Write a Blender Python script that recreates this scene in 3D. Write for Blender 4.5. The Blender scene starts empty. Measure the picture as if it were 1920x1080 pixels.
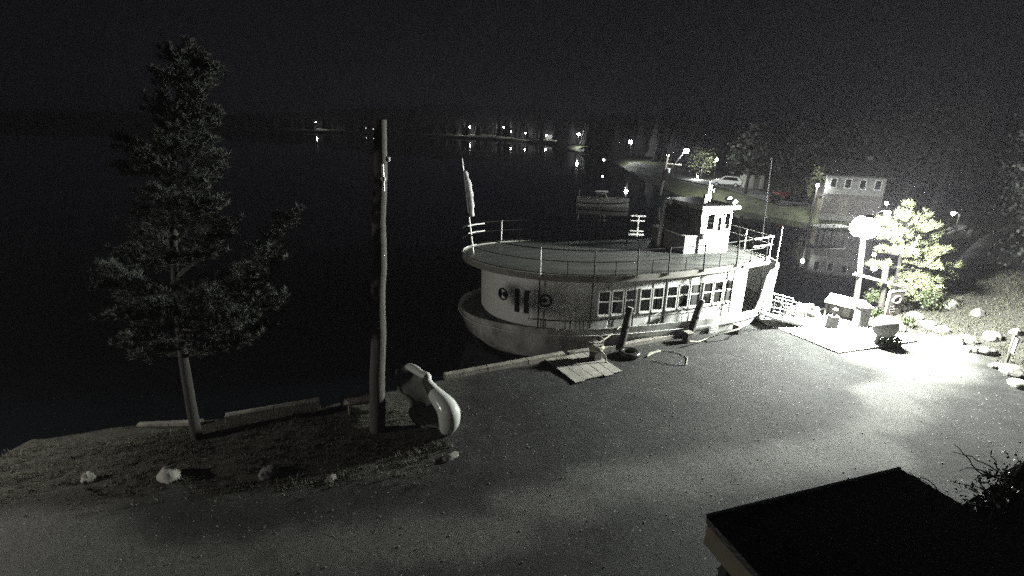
import bpy, bmesh, math, random
from mathutils import Vector, Matrix, noise
rnd = random.Random(7)
S = bpy.context.scene
COL = S.collection
rad = math.radians

# ---------------------------------------------------------------- camera
F, PITCH, ROLL, CAMH = 960.0, rad(17.5), rad(1.4), 8.5
_up = Vector((0, math.sin(PITCH), math.cos(PITCH)))
_rt = Vector((1, 0, 0))
FWD = Vector((0, math.cos(PITCH), -math.sin(PITCH)))
RT = _rt * math.cos(ROLL) + _up * math.sin(ROLL)
UP = _up * math.cos(ROLL) - _rt * math.sin(ROLL)
CAM = Vector((0, 0, CAMH))
cd = bpy.data.cameras.new("camera")
cam = bpy.data.objects.new("camera", cd)
COL.objects.link(cam)
m = Matrix((RT, UP, -FWD)).transposed().to_4x4()
m.translation = CAM
cam.matrix_world = m
cd.sensor_width = 36.0
cd.lens = 36.0 * F / 1920.0
cd.clip_start = 0.1
cd.clip_end = 5000
S.camera = cam

# ---------------------------------------------------------------- world, moon, exposure
w = bpy.data.worlds.new("World")
S.world = w
w.use_nodes = True
wn = w.node_tree.nodes
sky = wn.new('ShaderNodeTexSky')
sky.sky_type = 'NISHITA'
sky.sun_disc = False
sky.sun_elevation = rad(24)
sky.sun_rotation = rad(200)
hs = wn.new('ShaderNodeHueSaturation')
hs.inputs['Saturation'].default_value = 0.12
tint = wn.new('ShaderNodeMixRGB')
tint.blend_type = 'MULTIPLY'
tint.inputs[0].default_value = 1.0
tint.inputs[2].default_value = (1.0, 0.80, 1.25, 1)
w.node_tree.links.new(sky.outputs[0], hs.inputs['Color'])
w.node_tree.links.new(hs.outputs[0], tint.inputs[1])
w.node_tree.links.new(tint.outputs[0], wn['Background'].inputs[0])
wn['Background'].inputs[1].default_value = 0.00045

moon = bpy.data.lights.new("moon", 'SUN')
moon.energy = 0.02
moon.angle = rad(0.5)
moon.color = (1.0, 0.97, 0.93)
mo = bpy.data.objects.new("moon", moon)
COL.objects.link(mo)
mo.rotation_euler = (rad(66), 0, rad(-20))

S.view_settings.view_transform = 'Standard'
S.view_settings.look = 'None'
S.view_settings.exposure = 0.0
S.view_settings.gamma = 1.0
S.cycles.sample_clamp_indirect = 2.0
S.cycles.max_bounces = 6
S.cycles.use_denoising = False
S.cycles.caustics_reflective = False
S.cycles.caustics_refractive = False

MAIN_L = 4300.0      # radiance of the flood lamp on the sign post
SIDE_L = 3900.0       # radiance of the wall lamp on the building, left of the frame


# ---------------------------------------------------------------- helpers
def ray(px, py):
    return RT * ((px - 960) / F) - UP * ((py - 540) / F) + FWD


def at(px, py, z=0.0):
    d = ray(px, py)
    return CAM + d * ((z - CAMH) / d.z)


def atY(px, py, Y):
    d = ray(px, py)
    return CAM + d * (Y / d.y)


class MB:
    def __init__(self):
        self.v, self.f = [], []

    def add(self, vs, fs):
        o = len(self.v)
        self.v += [tuple(p) for p in vs]
        self.f += [tuple(i + o for i in q) for q in fs]
        return self

    def box(self, c, s, rz=0.0, M=None):
        x, y, z = s[0] / 2, s[1] / 2, s[2] / 2
        R = M if M else Matrix.Rotation(rz, 3, 'Z')
        c = Vector(c)
        vs = [c + R @ Vector((a * x, b * y, d * z)) for d in (-1, 1) for a, b in ((-1, -1), (1, -1), (1, 1), (-1, 1))]
        return self.add(vs, [(3, 2, 1, 0), (4, 5, 6, 7), (0, 1, 5, 4), (1, 2, 6, 5), (2, 3, 7, 6), (3, 0, 4, 7)])

    def bar(self, a, b, wd, th, up=(0, 0, 1)):
        a, b = Vector(a), Vector(b)
        d = (b - a)
        L = d.length
        d.normalize()
        u = Vector(up)
        s = d.cross(u)
        if s.length < 1e-4:
            s = d.cross(Vector((1, 0, 0)))
        s.normalize()
        u = s.cross(d)
        return self.box((a + b) / 2, (L, wd, th), M=Matrix((d, s, u)).transposed())

    def tube(self, pts, r, n=8, cap=True, closed=False):
        pts = [Vector(p) for p in pts]
        rs = r if isinstance(r, (list, tuple)) else [r] * len(pts)
        vs, fs = [], []
        N = len(pts)
        prev = None
        for i, p in enumerate(pts):
            if closed:
                d = pts[(i + 1) % N] - pts[i - 1]
            else:
                d = pts[min(i + 1, N - 1)] - pts[max(i - 1, 0)]
            d.normalize()
            if prev is None:
                s = d.cross(Vector((0, 0, 1)))
                if s.length < 1e-3:
                    s = d.cross(Vector((0, 1, 0)))
            else:
                s = prev - d * prev.dot(d)
                if s.length < 1e-4:
                    s = d.cross(Vector((0, 0, 1)))
            s.normalize()
            prev = s
            t = d.cross(s)
            for k in range(n):
                a = 2 * math.pi * k / n
                vs.append(p + (s * math.cos(a) + t * math.sin(a)) * rs[i])
        segs = N if closed else N - 1
        for i in range(segs):
            j = (i + 1) % N
            for k in range(n):
                k2 = (k + 1) % n
                fs.append((i * n + k, i * n + k2, j * n + k2, j * n + k))
        if cap and not closed:
            fs.append(tuple(range(n))[::-1])
            fs.append(tuple((N - 1) * n + k for k in range(n)))
        return self.add(vs, fs)

    def lathe(self, prof, c=(0, 0, 0), n=20, M=None):
        c = Vector(c)
        vs, fs = [], []
        for (r, z) in prof:
            for k in range(n):
                a = 2 * math.pi * k / n
                p = Vector((r * math.cos(a), r * math.sin(a), z))
                vs.append(c + (M @ p if M else p))
        for i in range(len(prof) - 1):
            for k in range(n):
                k2 = (k + 1) % n
                fs.append((i * n + k, i * n + k2, (i + 1) * n + k2, (i + 1) * n + k))
        fs.append(tuple(range(n))[::-1])
        fs.append(tuple((len(prof) - 1) * n + k for k in range(n)))
        return self.add(vs, fs)

    def ball(self, c, r, n=12, sq=(1, 1, 1), lump=0.0, seed=0):
        c = Vector(c)
        vs, fs = [], []
        R = n // 2
        for i in range(R + 1):
            th = math.pi * i / R
            for k in range(n):
                a = 2 * math.pi * k / n
                p = Vector((math.sin(th) * math.cos(a), math.sin(th) * math.sin(a), math.cos(th)))
                q = 1.0
                if lump:
                    q += lump * noise.noise(p * 1.7 + Vector((seed, seed * 1.3, 0))) + 0.4 * lump * noise.noise(p * 4.1 + Vector((seed, 0, seed)))
                vs.append(c + Vector((p.x * sq[0], p.y * sq[1], p.z * sq[2])) * (r * q))
        for i in range(R):
            for k in range(n):
                k2 = (k + 1) % n
                fs.append((i * n + k, (i + 1) * n + k, (i + 1) * n + k2, i * n + k2))
        return self.add(vs, fs)

    def prism(self, poly, axis, depth):
        """poly: 3-D points of a flat outline; extruded by the vector axis*depth"""
        a = Vector(axis) * depth
        n = len(poly)
        vs = [Vector(p) for p in poly] + [Vector(p) + a for p in poly]
        fs = [tuple(range(n))[::-1], tuple(range(n, 2 * n))] + [(i, (i + 1) % n, n + (i + 1) % n, n + i) for i in range(n)]
        return self.add(vs, fs)

    def build(self, name, mat, parent=None, smooth=False, fix=True, bevel=0.0):
        me = bpy.data.meshes.new(name)
        me.from_pydata(self.v, [], self.f)
        if fix or smooth:
            bm = bmesh.new()
            bm.from_mesh(me)
            bmesh.ops.remove_doubles(bm, verts=bm.verts, dist=1e-5)
            bmesh.ops.recalc_face_normals(bm, faces=bm.faces)
            bm.to_mesh(me)
            bm.free()
        if smooth:
            me.shade_smooth()
            try:
                me.set_sharp_from_angle(angle=rad(42))
            except Exception:
                pass
        me.materials.append(mat)
        o = bpy.data.objects.new(name, me)
        COL.objects.link(o)
        if parent:
            o.parent = parent
        if bevel:
            b = o.modifiers.new("bevel", 'BEVEL')
            b.width = bevel
            b.segments = 2
            b.limit_method = 'ANGLE'
        return o


def tag(o, label=None, cat=None, group=None, kind=None):
    if label:
        o['label'] = label
    if cat:
        o['category'] = cat
    if group:
        o['group'] = group
    if kind:
        o['kind'] = kind
    return o


def empty(name, loc, label, cat, rz=0.0, group=None):
    o = bpy.data.objects.new(name, None)
    COL.objects.link(o)
    o.location = loc
    o.rotation_euler = (0, 0, rz)
    o.empty_display_size = 0.2
    return tag(o, label, cat, group)


def copy_tree(o, parent=None):
    c = o.copy()
    COL.objects.link(c)
    c.parent = parent
    for ch in list(o.children):
        copy_tree(ch, c)
    return c


# ---------------------------------------------------------------- materials
def mat(name, col, rough=0.6, var=0.25, scale=4.0, bump=0.0, bscale=None, metal=0.0, spec=0.5, coord='Object', col2=None, detail=6.0, stretch=(1, 1, 1)):
    mt = bpy.data.materials.new(name)
    mt.use_nodes = True
    nt = mt.node_tree
    N, L = nt.nodes, nt.links
    b = N['Principled BSDF']
    b.inputs['Roughness'].default_value = rough
    b.inputs['Metallic'].default_value = metal
    b.inputs['Specular IOR Level'].default_value = spec
    tc = N.new('ShaderNodeTexCoord')
    mp = N.new('ShaderNodeMapping')
    mp.inputs['Scale'].default_value = stretch
    L.new(tc.outputs[coord], mp.inputs[0])
    nz = N.new('ShaderNodeTexNoise')
    nz.inputs['Scale'].default_value = scale
    nz.inputs['Detail'].default_value = detail
    nz.inputs['Roughness'].default_value = 0.62
    L.new(mp.outputs[0], nz.inputs['Vector'])
    rp = N.new('ShaderNodeValToRGB')
    c = Vector(col)
    c2 = Vector(col2) if col2 else c * (1 + var)
    c1 = c * (1 - var)
    rp.color_ramp.elements[0].position = 0.32
    rp.color_ramp.elements[1].position = 0.68
    rp.color_ramp.elements[0].color = (c1.x, c1.y, c1.z, 1)
    rp.color_ramp.elements[1].color = (c2.x, c2.y, c2.z, 1)
    L.new(nz.outputs[0], rp.inputs[0])
    L.new(rp.outputs[0], b.inputs['Base Color'])
    if bump:
        n2 = N.new('ShaderNodeTexNoise')
        n2.inputs['Scale'].default_value = bscale or scale * 4
        n2.inputs['Detail'].default_value = 5
        L.new(mp.outputs[0], n2.inputs['Vector'])
        bp = N.new('ShaderNodeBump')
        bp.inputs['Strength'].default_value = 1.0
        bp.inputs['Distance'].default_value = bump
        L.new(n2.outputs[0], bp.inputs['Height'])
        L.new(bp.outputs[0], b.inputs['Normal'])
    return mt


def emit(name, col, strength, sample=True):
    mt = bpy.data.materials.new(name)
    mt.use_nodes = True
    nt = mt.node_tree
    b = nt.nodes['Principled BSDF']
    b.inputs['Base Color'].default_value = (0.8, 0.8, 0.8, 1)
    b.inputs['Emission Color'].default_value = (*col, 1)
    b.inputs['Emission Strength'].default_value = strength
    mt.cycles.emission_sampling = 'FRONT' if sample else 'NONE'
    return mt


def pane_mat(name, tint=(0.85, 0.9, 0.9), refl=0.25):
    mt = bpy.data.materials.new(name)
    mt.use_nodes = True
    nt = mt.node_tree
    N, L = nt.nodes, nt.links
    N.remove(N['Principled BSDF'])
    tr = N.new('ShaderNodeBsdfTransparent')
    tr.inputs[0].default_value = (*tint, 1)
    gl = N.new('ShaderNodeBsdfGlossy')
    gl.inputs['Roughness'].default_value = 0.04
    fr = N.new('ShaderNodeFresnel')
    fr.inputs[0].default_value = 1.5
    nz = N.new('ShaderNodeTexNoise')
    nz.inputs['Scale'].default_value = 3.0
    mul = N.new('ShaderNodeMath')
    mul.operation = 'MULTIPLY_ADD'
    mul.inputs[1].default_value = 0.15
    L.new(nz.outputs[0], mul.inputs[0])
    L.new(fr.outputs[0], mul.inputs[2])
    mx = N.new('ShaderNodeMixShader')
    L.new(mul.outputs[0], mx.inputs[0])
    L.new(tr.outputs[0], mx.inputs[1])
    L.new(gl.outputs[0], mx.inputs[2])
    L.new(mx.outputs[0], N['Material Output'].inputs[0])
    return mt


M_hull = mat('white_hull_paint', (0.27, 0.27, 0.25), 0.32, 0.45, 1.1, 0.006, 2.0, col2=(0.66, 0.66, 0.63), stretch=(1, 1, 0.5))
M_white = mat('white_paint', (0.72, 0.72, 0.69), 0.42, 0.07, 3.0, 0.002, 9)
M_boot = mat('dark_bottom_paint', (0.03, 0.03, 0.032), 0.5, 0.3, 3.0)
M_deck = mat('worn_deck_paint', (0.11, 0.113, 0.105), 0.42, 0.18, 1.6, 0.003, 10, stretch=(0.35, 1.6, 1))
M_dark = mat('black_pipe', (0.008, 0.008, 0.008), 0.6, 0.3, 6.0, spec=0.15)
M_pipe = mat('white_pipe', (0.7, 0.7, 0.68), 0.35, 0.1, 6.0)
M_trim = mat('brown_trim', (0.17, 0.075, 0.05), 0.55, 0.3, 3.0)
M_pane = pane_mat('window_glass', (0.13, 0.14, 0.135))
M_pane2 = pane_mat('clear_glass', (0.75, 0.8, 0.78))
M_inside = mat('cabin_lining', (0.09, 0.075, 0.06), 0.6, 0.25, 3.0)
M_pole = mat('weathered_pole_wood', (0.066, 0.058, 0.05), 0.85, 0.4, 3.0, 0.012, 20, stretch=(6, 6, 0.5))
M_wood = mat('grey_timber', (0.20, 0.185, 0.16), 0.85, 0.4, 3.0, 0.01, 18, stretch=(1, 1, 1))
M_ply = mat('pale_board', (0.25, 0.24, 0.21), 0.8, 0.3, 3.5, 0.004, 25)
M_pile = mat('creosote_wood', (0.045, 0.04, 0.036), 0.85, 0.4, 4.0, 0.012, 18, stretch=(5, 5, 0.5))
M_rope = mat('old_rope', (0.27, 0.26, 0.21), 0.9, 0.25, 40.0, 0.004, 120)
M_rubber = mat('black_rubber', (0.018, 0.018, 0.018), 0.28, 0.3, 8.0, 0.004, 30)
M_fibre = mat('white_gelcoat', (0.55, 0.56, 0.53), 0.16, 0.10, 4.0)
M_fibre_shade = mat('shaded_gelcoat', (0.11, 0.113, 0.105), 0.55, 0.45, 3.0, 0.01, 12)  # gelcoat darkened to paint in the shade inside the chute
M_rock = mat('pale_granite', (0.24, 0.235, 0.205), 0.85, 0.35, 5.0, 0.02, 12)
M_rock2 = mat('dark_rock', (0.15, 0.14, 0.13), 0.9, 0.4, 4.0, 0.03, 9)
M_bark = mat('pine_bark', (0.027, 0.024, 0.021), 0.9, 0.4, 6.0, 0.015, 25, stretch=(3, 3, 0.6))
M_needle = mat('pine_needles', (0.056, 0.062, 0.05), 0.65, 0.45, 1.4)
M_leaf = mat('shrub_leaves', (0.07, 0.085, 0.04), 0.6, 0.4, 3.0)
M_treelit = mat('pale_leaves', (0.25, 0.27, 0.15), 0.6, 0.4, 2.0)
M_fartree = mat('far_foliage', (0.018, 0.02, 0.014), 0.8, 0.4, 0.5)
M_metal = mat('galvanised_metal', (0.42, 0.43, 0.43), 0.4, 0.15, 8.0, metal=0.7)
M_shingle = mat('dark_roof_shingles', (0.035, 0.033, 0.037), 0.42, 0.45, 9.0, 0.012, 30)
M_fascia = mat('tan_fascia', (0.16, 0.14, 0.10), 0.6, 0.2, 5.0)
M_conc = mat('pale_concrete', (0.66, 0.65, 0.61), 0.8, 0.2, 2.0, 0.005, 20)
M_signw = mat('sign_board_paint', (0.10, 0.085, 0.075), 0.55, 0.25, 8.0)
M_signl = mat('sign_relief_paint', (0.36, 0.34, 0.31), 0.6, 0.2, 8.0)
M_red = mat('red_paint', (0.16, 0.03, 0.02), 0.5, 0.2, 6.0)
M_car = mat('white_car_paint', (0.75, 0.75, 0.75), 0.25, 0.05, 3.0)
M_black = mat('dark_glass', (0.01, 0.01, 0.012), 0.1, 0.1, 3.0)
M_flag = mat('furled_flag_cloth', (0.40, 0.39, 0.40), 0.8, 0.35, 5.0)
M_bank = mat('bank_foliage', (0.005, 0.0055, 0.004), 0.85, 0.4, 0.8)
M_dim = mat('dim_siding', (0.26, 0.255, 0.24), 0.7, 0.2, 2.0)
M_aft_shade = mat('aft_shade_paint', (0.16, 0.155, 0.15), 0.6, 0.2, 3.0)  # white aft faces darkened: their shade is put into the colour
M_grass = mat('autumn_grass', (0.075, 0.072, 0.05), 0.8, 0.4, 3.0)
M_hill = mat('forested_hill', (0.010, 0.010, 0.009), 0.95, 0.5, 0.05)
M_siding = mat('house_siding', (0.5, 0.49, 0.46), 0.7, 0.15, 2.0)
M_hroof = mat('house_roof', (0.06, 0.055, 0.05), 0.8, 0.3, 2.0)
M_main = emit('flood_lamp_glow', (0.95, 1.0, 0.93), MAIN_L)
M_side = emit('wall_lamp_glow', (1.0, 0.98, 0.90), SIDE_L)

# =================================================================== SETTING
# ---- near land: strips from the shoreline back past the camera
SHORE = [(-90, 6), (-50, 9.3), (-25, 10.6), (-16, 11.2), (-13.3, 11.9), (-10.6, 12.75), (-8, 13.35), (-5.7, 14.05), (-5.2, 14.4), (-2.2, 16.2), (2.2, 18.2),
         (4.4, 19.1), (7.5, 20.65), (11.7, 22.85), (13.5, 23.9), (15.2, 24.6), (17.4, 25.2), (19.6, 26.8), (23, 29.2), (27, 32.5),
         (31, 36.4), (35, 40), (40, 43), (52, 45.5), (80, 52), (140, 60)]


def resample(P, step):
    out = []
    for i in range(len(P) - 1):
        a, b = Vector(P[i]), Vector(P[i + 1])
        st = step if (-26 < a.x < 40) else step * 8
        n = max(1, int((b - a).length / st))
        for k in range(n):
            out.append(a.lerp(b, k / n))
    out.append(Vector(P[-1]))
    return out


def shore_y(x):
    for (x0, y0), (x1, y1) in zip(SHORE[:-1], SHORE[1:]):
        if x0 <= x <= x1:
            return y0 + (y1 - y0) * (x - x0) / (x1 - x0)
    return 0.0


def seg_dist(p, a, b):
    ab = b - a
    t = max(0, min(1, (p - a).dot(ab) / max(ab.length_squared, 1e-9)))
    return (p - (a + ab * t)).length


BANK = [Vector((22.5, 27.0)), Vector((20.3, 23.4)), Vector((19.0, 18.6)), Vector((18.6, 15.5)), Vector((19.5, 10)), Vector((22, -10))]


def bank_side(p):
    """metres to the right of the foot of the boulder bank (negative on the lot)"""
    best, sg = 1e9, -1
    for i in range(len(BANK) - 1):
        a, b = BANK[i], BANK[i + 1]
        d = seg_dist(p, a, b)
        if d < best:
            best = d
            ab = b - a
            sg = 1 if ab.x * (p.y - a.y) - ab.y * (p.x - a.x) > 0 else -1
    return best * sg


def smooth(a, b, x):
    t = max(0, min(1, (x - a) / (b - a)))
    return t * t * (3 - 2 * t)


def ground_z(x, y):
    p = Vector((x, y))
    z = 0.05 * noise.noise(Vector((x * 0.35, y * 0.35, 0))) + 0.018 * noise.noise(Vector((x * 1.7, y * 1.7, 3)))
    d = bank_side(p)
    if d > 0:
        z += 1.0 * smooth(0, 6, d) + 2.5 * smooth(5, 40, d) + 0.12 * smooth(0, 2, d) * noise.noise(Vector((x * 0.9, y * 0.9, 7)))
    # uneven grass strip by the pine
    g = smooth(-4.5, -7.5, x - 0.4 * (y - 11)) * smooth(9.2, 10.6, y)
    z += 0.10 * g * (0.5 + noise.noise(Vector((x * 1.2, y * 1.2, 9))))
    return z


TRACK = [Vector((-14, 7.2)), Vector((-6, 8.0))] + [at(x, y).xy for x, y in ((880, 1000), (1010, 955), (1150, 910), (1310, 885), (1480, 868), (1620, 830), (1690, 760), (1730, 690))]
PATCHES = [(at(1720, 655).xy, 2.2), (at(1630, 665).xy, 1.3), (at(1760, 640).xy, 1.6), (at(1720, 700).xy, 1.0), (at(1640, 740).xy, 0.75), (at(1655, 730).xy, 0.6), (at(1640, 850).xy, 0.9), (at(1500, 850).xy, 0.6), (at(1750, 690).xy, 1.4), (at(60, 1050).xy, 1.5), (at(-60, 1040).xy, 1.6)]  # pale spots, mostly lamp glare and light pools painted into the gravel colour


def wear_and_glare(x, y):
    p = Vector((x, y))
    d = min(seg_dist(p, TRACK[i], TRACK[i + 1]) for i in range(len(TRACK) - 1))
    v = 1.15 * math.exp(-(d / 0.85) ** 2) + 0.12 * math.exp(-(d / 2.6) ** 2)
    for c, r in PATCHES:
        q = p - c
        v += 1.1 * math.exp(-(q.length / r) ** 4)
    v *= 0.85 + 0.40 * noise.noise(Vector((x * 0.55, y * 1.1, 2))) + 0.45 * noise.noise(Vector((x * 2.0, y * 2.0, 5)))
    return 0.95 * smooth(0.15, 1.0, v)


def grassy(x, y):
    p = Vector((x, y))
    d = bank_side(p)
    g = smooth(-0.4, 1.2, d + 0.9 * noise.noise(Vector((x * 0.8, y * 0.8, 1))))
    e = (y - (9.9 + 0.16 * (x + 8) + 0.5 * noise.noise(Vector((x * 0.7, 0, 4))))) if x < -1.2 else -1
    g = max(g, smooth(-0.5, 0.7, e) * smooth(-1.2, -2.6, x + 0.3 * noise.noise(Vector((x, y, 4)))))
    if y > 21.5 and x > 16.2:
        g = max(g, smooth(16.0, 17.2, x - (23.5 - y) * 0.4 + 0.5 * noise.noise(Vector((x, y, 8)))))
    return g


def build_ground():
    P = resample(SHORE, 0.3)
    rows = [0.0, 0.002]
    t = 0.012
    while t < 1:
        rows.append(t)
        t += 0.011 if t < 0.5 else 0.03
    rows.append(1.0)
    Q = [Vector((p.x * 1.0 + (6 if p.x > 15 else 0), -14.0)) for p in P]
    vs, fs = [], []
    for p in P:
        vs.append((p.x, p.y, -3.0))
    for k, u in enumerate(rows):
        for p, q in zip(P, Q):
            r = p.lerp(q, u)
            z = ground_z(r.x, r.y)
            if p.x < -13 or p.x > 17.5:     # natural bank: slopes into the water
                d = (r - p).length
                z = -1.5 + (z + 1.5) * smooth(-0.3, 2.4, d)
            vs.append((r.x, r.y, z))
    n = len(P)
    for k in range(len(rows)):
        for i in range(n - 1):
            a = k * n + i
            fs.append((a, a + 1, a + n + 1, a + n))
    me = bpy.data.meshes.new('ground')
    me.from_pydata(vs, [], fs)
    bm = bmesh.new()
    bm.from_mesh(me)
    bmesh.ops.recalc_face_normals(bm, faces=bm.faces)
    bm.to_mesh(me)
    bm.free()
    me.shade_smooth()
    a1 = me.attributes.new('wear_and_glare', 'FLOAT', 'POINT')
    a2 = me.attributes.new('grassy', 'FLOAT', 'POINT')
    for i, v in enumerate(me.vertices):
        a1.data[i].value = wear_and_glare(v.co.x, v.co.y)
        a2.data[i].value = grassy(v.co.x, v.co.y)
    mt = bpy.data.materials.new('gravel_ground')
    mt.use_nodes = True
    nt = mt.node_tree
    N, L = nt.nodes, nt.links
    b = N['Principled BSDF']
    b.inputs['Roughness'].default_value = 0.9
    b.inputs['Specular IOR Level'].default_value = 0.25
    tc = N.new('ShaderNodeTexCoord')

    def nz(scale, detail=6, rough=0.6):
        q = N.new('ShaderNodeTexNoise')
        q.inputs['Scale'].default_value = scale
        q.inputs['Detail'].default_value = detail
        q.inputs['Roughness'].default_value = rough
        L.new(tc.outputs['Object'], q.inputs['Vector'])
        return q

    def ramp(src, p0, c0, p1, c1):
        r = N.new('ShaderNodeValToRGB')
        r.color_ramp.elements[0].position = p0
        r.color_ramp.elements[1].position = p1
        r.color_ramp.elements[0].color = (*c0, 1)
        r.color_ramp.elements[1].color = (*c1, 1)
        L.new(src, r.inputs[0])
        return r

    def mix(fac, a, c, mode='MIX'):
        q = N.new('ShaderNodeMixRGB')
        q.blend_type = mode
        if isinstance(fac, float):
            q.inputs[0].default_value = fac
        else:
            L.new(fac, q.inputs[0])
        L.new(a, q.inputs[1])
        L.new(c, q.inputs[2])
        return q
    fine = ramp(nz(22, 8, 0.75).outputs[0], 0.36, (0.010, 0.010, 0.0097), 0.64, (0.038, 0.038, 0.036))
    big = ramp(nz(0.8, 5).outputs[0], 0.35, (0.60, 0.60, 0.60), 0.68, (1.2, 1.2, 1.2))
    grav = mix(1.0, fine.outputs[0], big.outputs[0], 'MULTIPLY')
    sand_and_glare = ramp(nz(9, 8, 0.7).outputs[0], 0.3, (0.060, 0.059, 0.055), 0.7, (0.122, 0.120, 0.111))
    at1 = N.new('ShaderNodeAttribute')
    at1.attribute_name = 'wear_and_glare'
    mid = ramp(nz(2.6, 6, 0.65).outputs[0], 0.34, (0.72, 0.72, 0.72), 0.66, (1.25, 1.25, 1.25))
    grav = mix(1.0, grav.outputs[0], mid.outputs[0], 'MULTIPLY')
    c1 = mix(at1.outputs['Fac'], grav.outputs[0], sand_and_glare.outputs[0])
    # scattered pale stones
    vo = N.new('ShaderNodeTexVoronoi')
    vo.inputs['Scale'].default_value = 7.0
    L.new(tc.outputs['Object'], vo.inputs['Vector'])
    sp = ramp(vo.outputs['Distance'], 0.10, (1, 1, 1), 0.14, (0, 0, 0))
    gate = ramp(vo.outputs['Color'], 0.55, (0, 0, 0), 0.6, (0.9, 0.9, 0.9))
    spk = mix(1.0, sp.outputs[0], gate.outputs[0], 'MULTIPLY')
    pale = N.new('ShaderNodeRGB')
    pale.outputs[0].default_value = (0.30, 0.30, 0.27, 1)
    c2 = mix(spk.outputs[0], c1.outputs[0], pale.outputs[0])
    gr = ramp(nz(7, 8, 0.7).outputs[0], 0.34, (0.028, 0.028, 0.024), 0.7, (0.10, 0.096, 0.078))
    at2 = N.new('ShaderNodeAttribute')
    at2.attribute_name = 'grassy'
    c3 = mix(at2.outputs['Fac'], c2.outputs[0], gr.outputs[0])
    L.new(c3.outputs[0], b.inputs['Base Color'])
    bp = N.new('ShaderNodeBump')
    bp.inputs['Distance'].default_value = 0.022
    bp.inputs['Strength'].default_value = 0.9
    L.new(nz(34, 8, 0.75).outputs[0], bp.inputs['Height'])
    L.new(bp.outputs[0], b.inputs['Normal'])
    me.materials.append(mt)
    o = bpy.data.objects.new('ground', me)
    COL.objects.link(o)
    tag(o, 'grey gravel lot with paler worn wheel tracks by the lake', 'ground', kind='structure')


build_ground()

# ---- lake
WATER = -0.9


def build_water():
    mb = MB()
    mb.add([(-1300, -60, WATER), (1300, -60, WATER), (1300, 1150, WATER), (-1300, 1150, WATER)], [(0, 1, 2, 3)])
    mt = bpy.data.materials.new('lake_water')
    mt.use_nodes = True
    N, L = mt.node_tree.nodes, mt.node_tree.links
    b = N['Principled BSDF']
    b.inputs['Base Color'].default_value = (0.004, 0.005, 0.006, 1)
    b.inputs['Roughness'].default_value = 0.02
    b.inputs['IOR'].default_value = 1.33
    tc = N.new('ShaderNodeTexCoord')
    n1 = N.new('ShaderNodeTexNoise')
    n1.inputs['Scale'].default_value = 0.9
    n1.inputs['Detail'].default_value = 3
    L.new(tc.outputs['Object'], n1.inputs['Vector'])
    bp = N.new('ShaderNodeBump')
    bp.inputs['Strength'].default_value = 1.0
    bp.inputs['Distance'].default_value = 0.0022
    L.new(n1.outputs[0], bp.inputs['Height'])
    L.new(bp.outputs[0], b.inputs['Normal'])
    o = mb.build('lake_water', mt)
    tag(o, 'calm black lake water', 'water', kind='structure')


build_water()

# ---- far shore land
FS_PX = [(-700, 215), (0, 228), (300, 238), (560, 248), (800, 256), (950, 264), (1040, 273), (1100, 285), (1150, 308), (1200, 338), (1250, 362), (1320, 385),
         (1400, 402), (1500, 420), (1590, 433)]
FS = [at(x, y, WATER).xy for x, y in FS_PX] + [Vector((38, 49.5)), Vector((44, 47.5)), Vector((60, 49)), Vector((140, 64))]


def fs_dist(p):
    return min(seg_dist(p, FS[i], FS[i + 1]) for i in range(len(FS) - 1))


def far_z(d, x, y):
    return -1.6 + 1.9 * smooth(-0.4, 4, d) + 0.012 * max(0, d - 4) + 0.15 * noise.noise(Vector((x * 0.1, y * 0.1, 0)))


def far_ground(px, py):
    """ground point of the far land under a pixel"""
    z = 0.3
    for _ in range(6):
        p = at(px, py, z)
        z = far_z(fs_dist(p.xy), p.x, p.y)
    return Vector((p.x, p.y, z))


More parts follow.
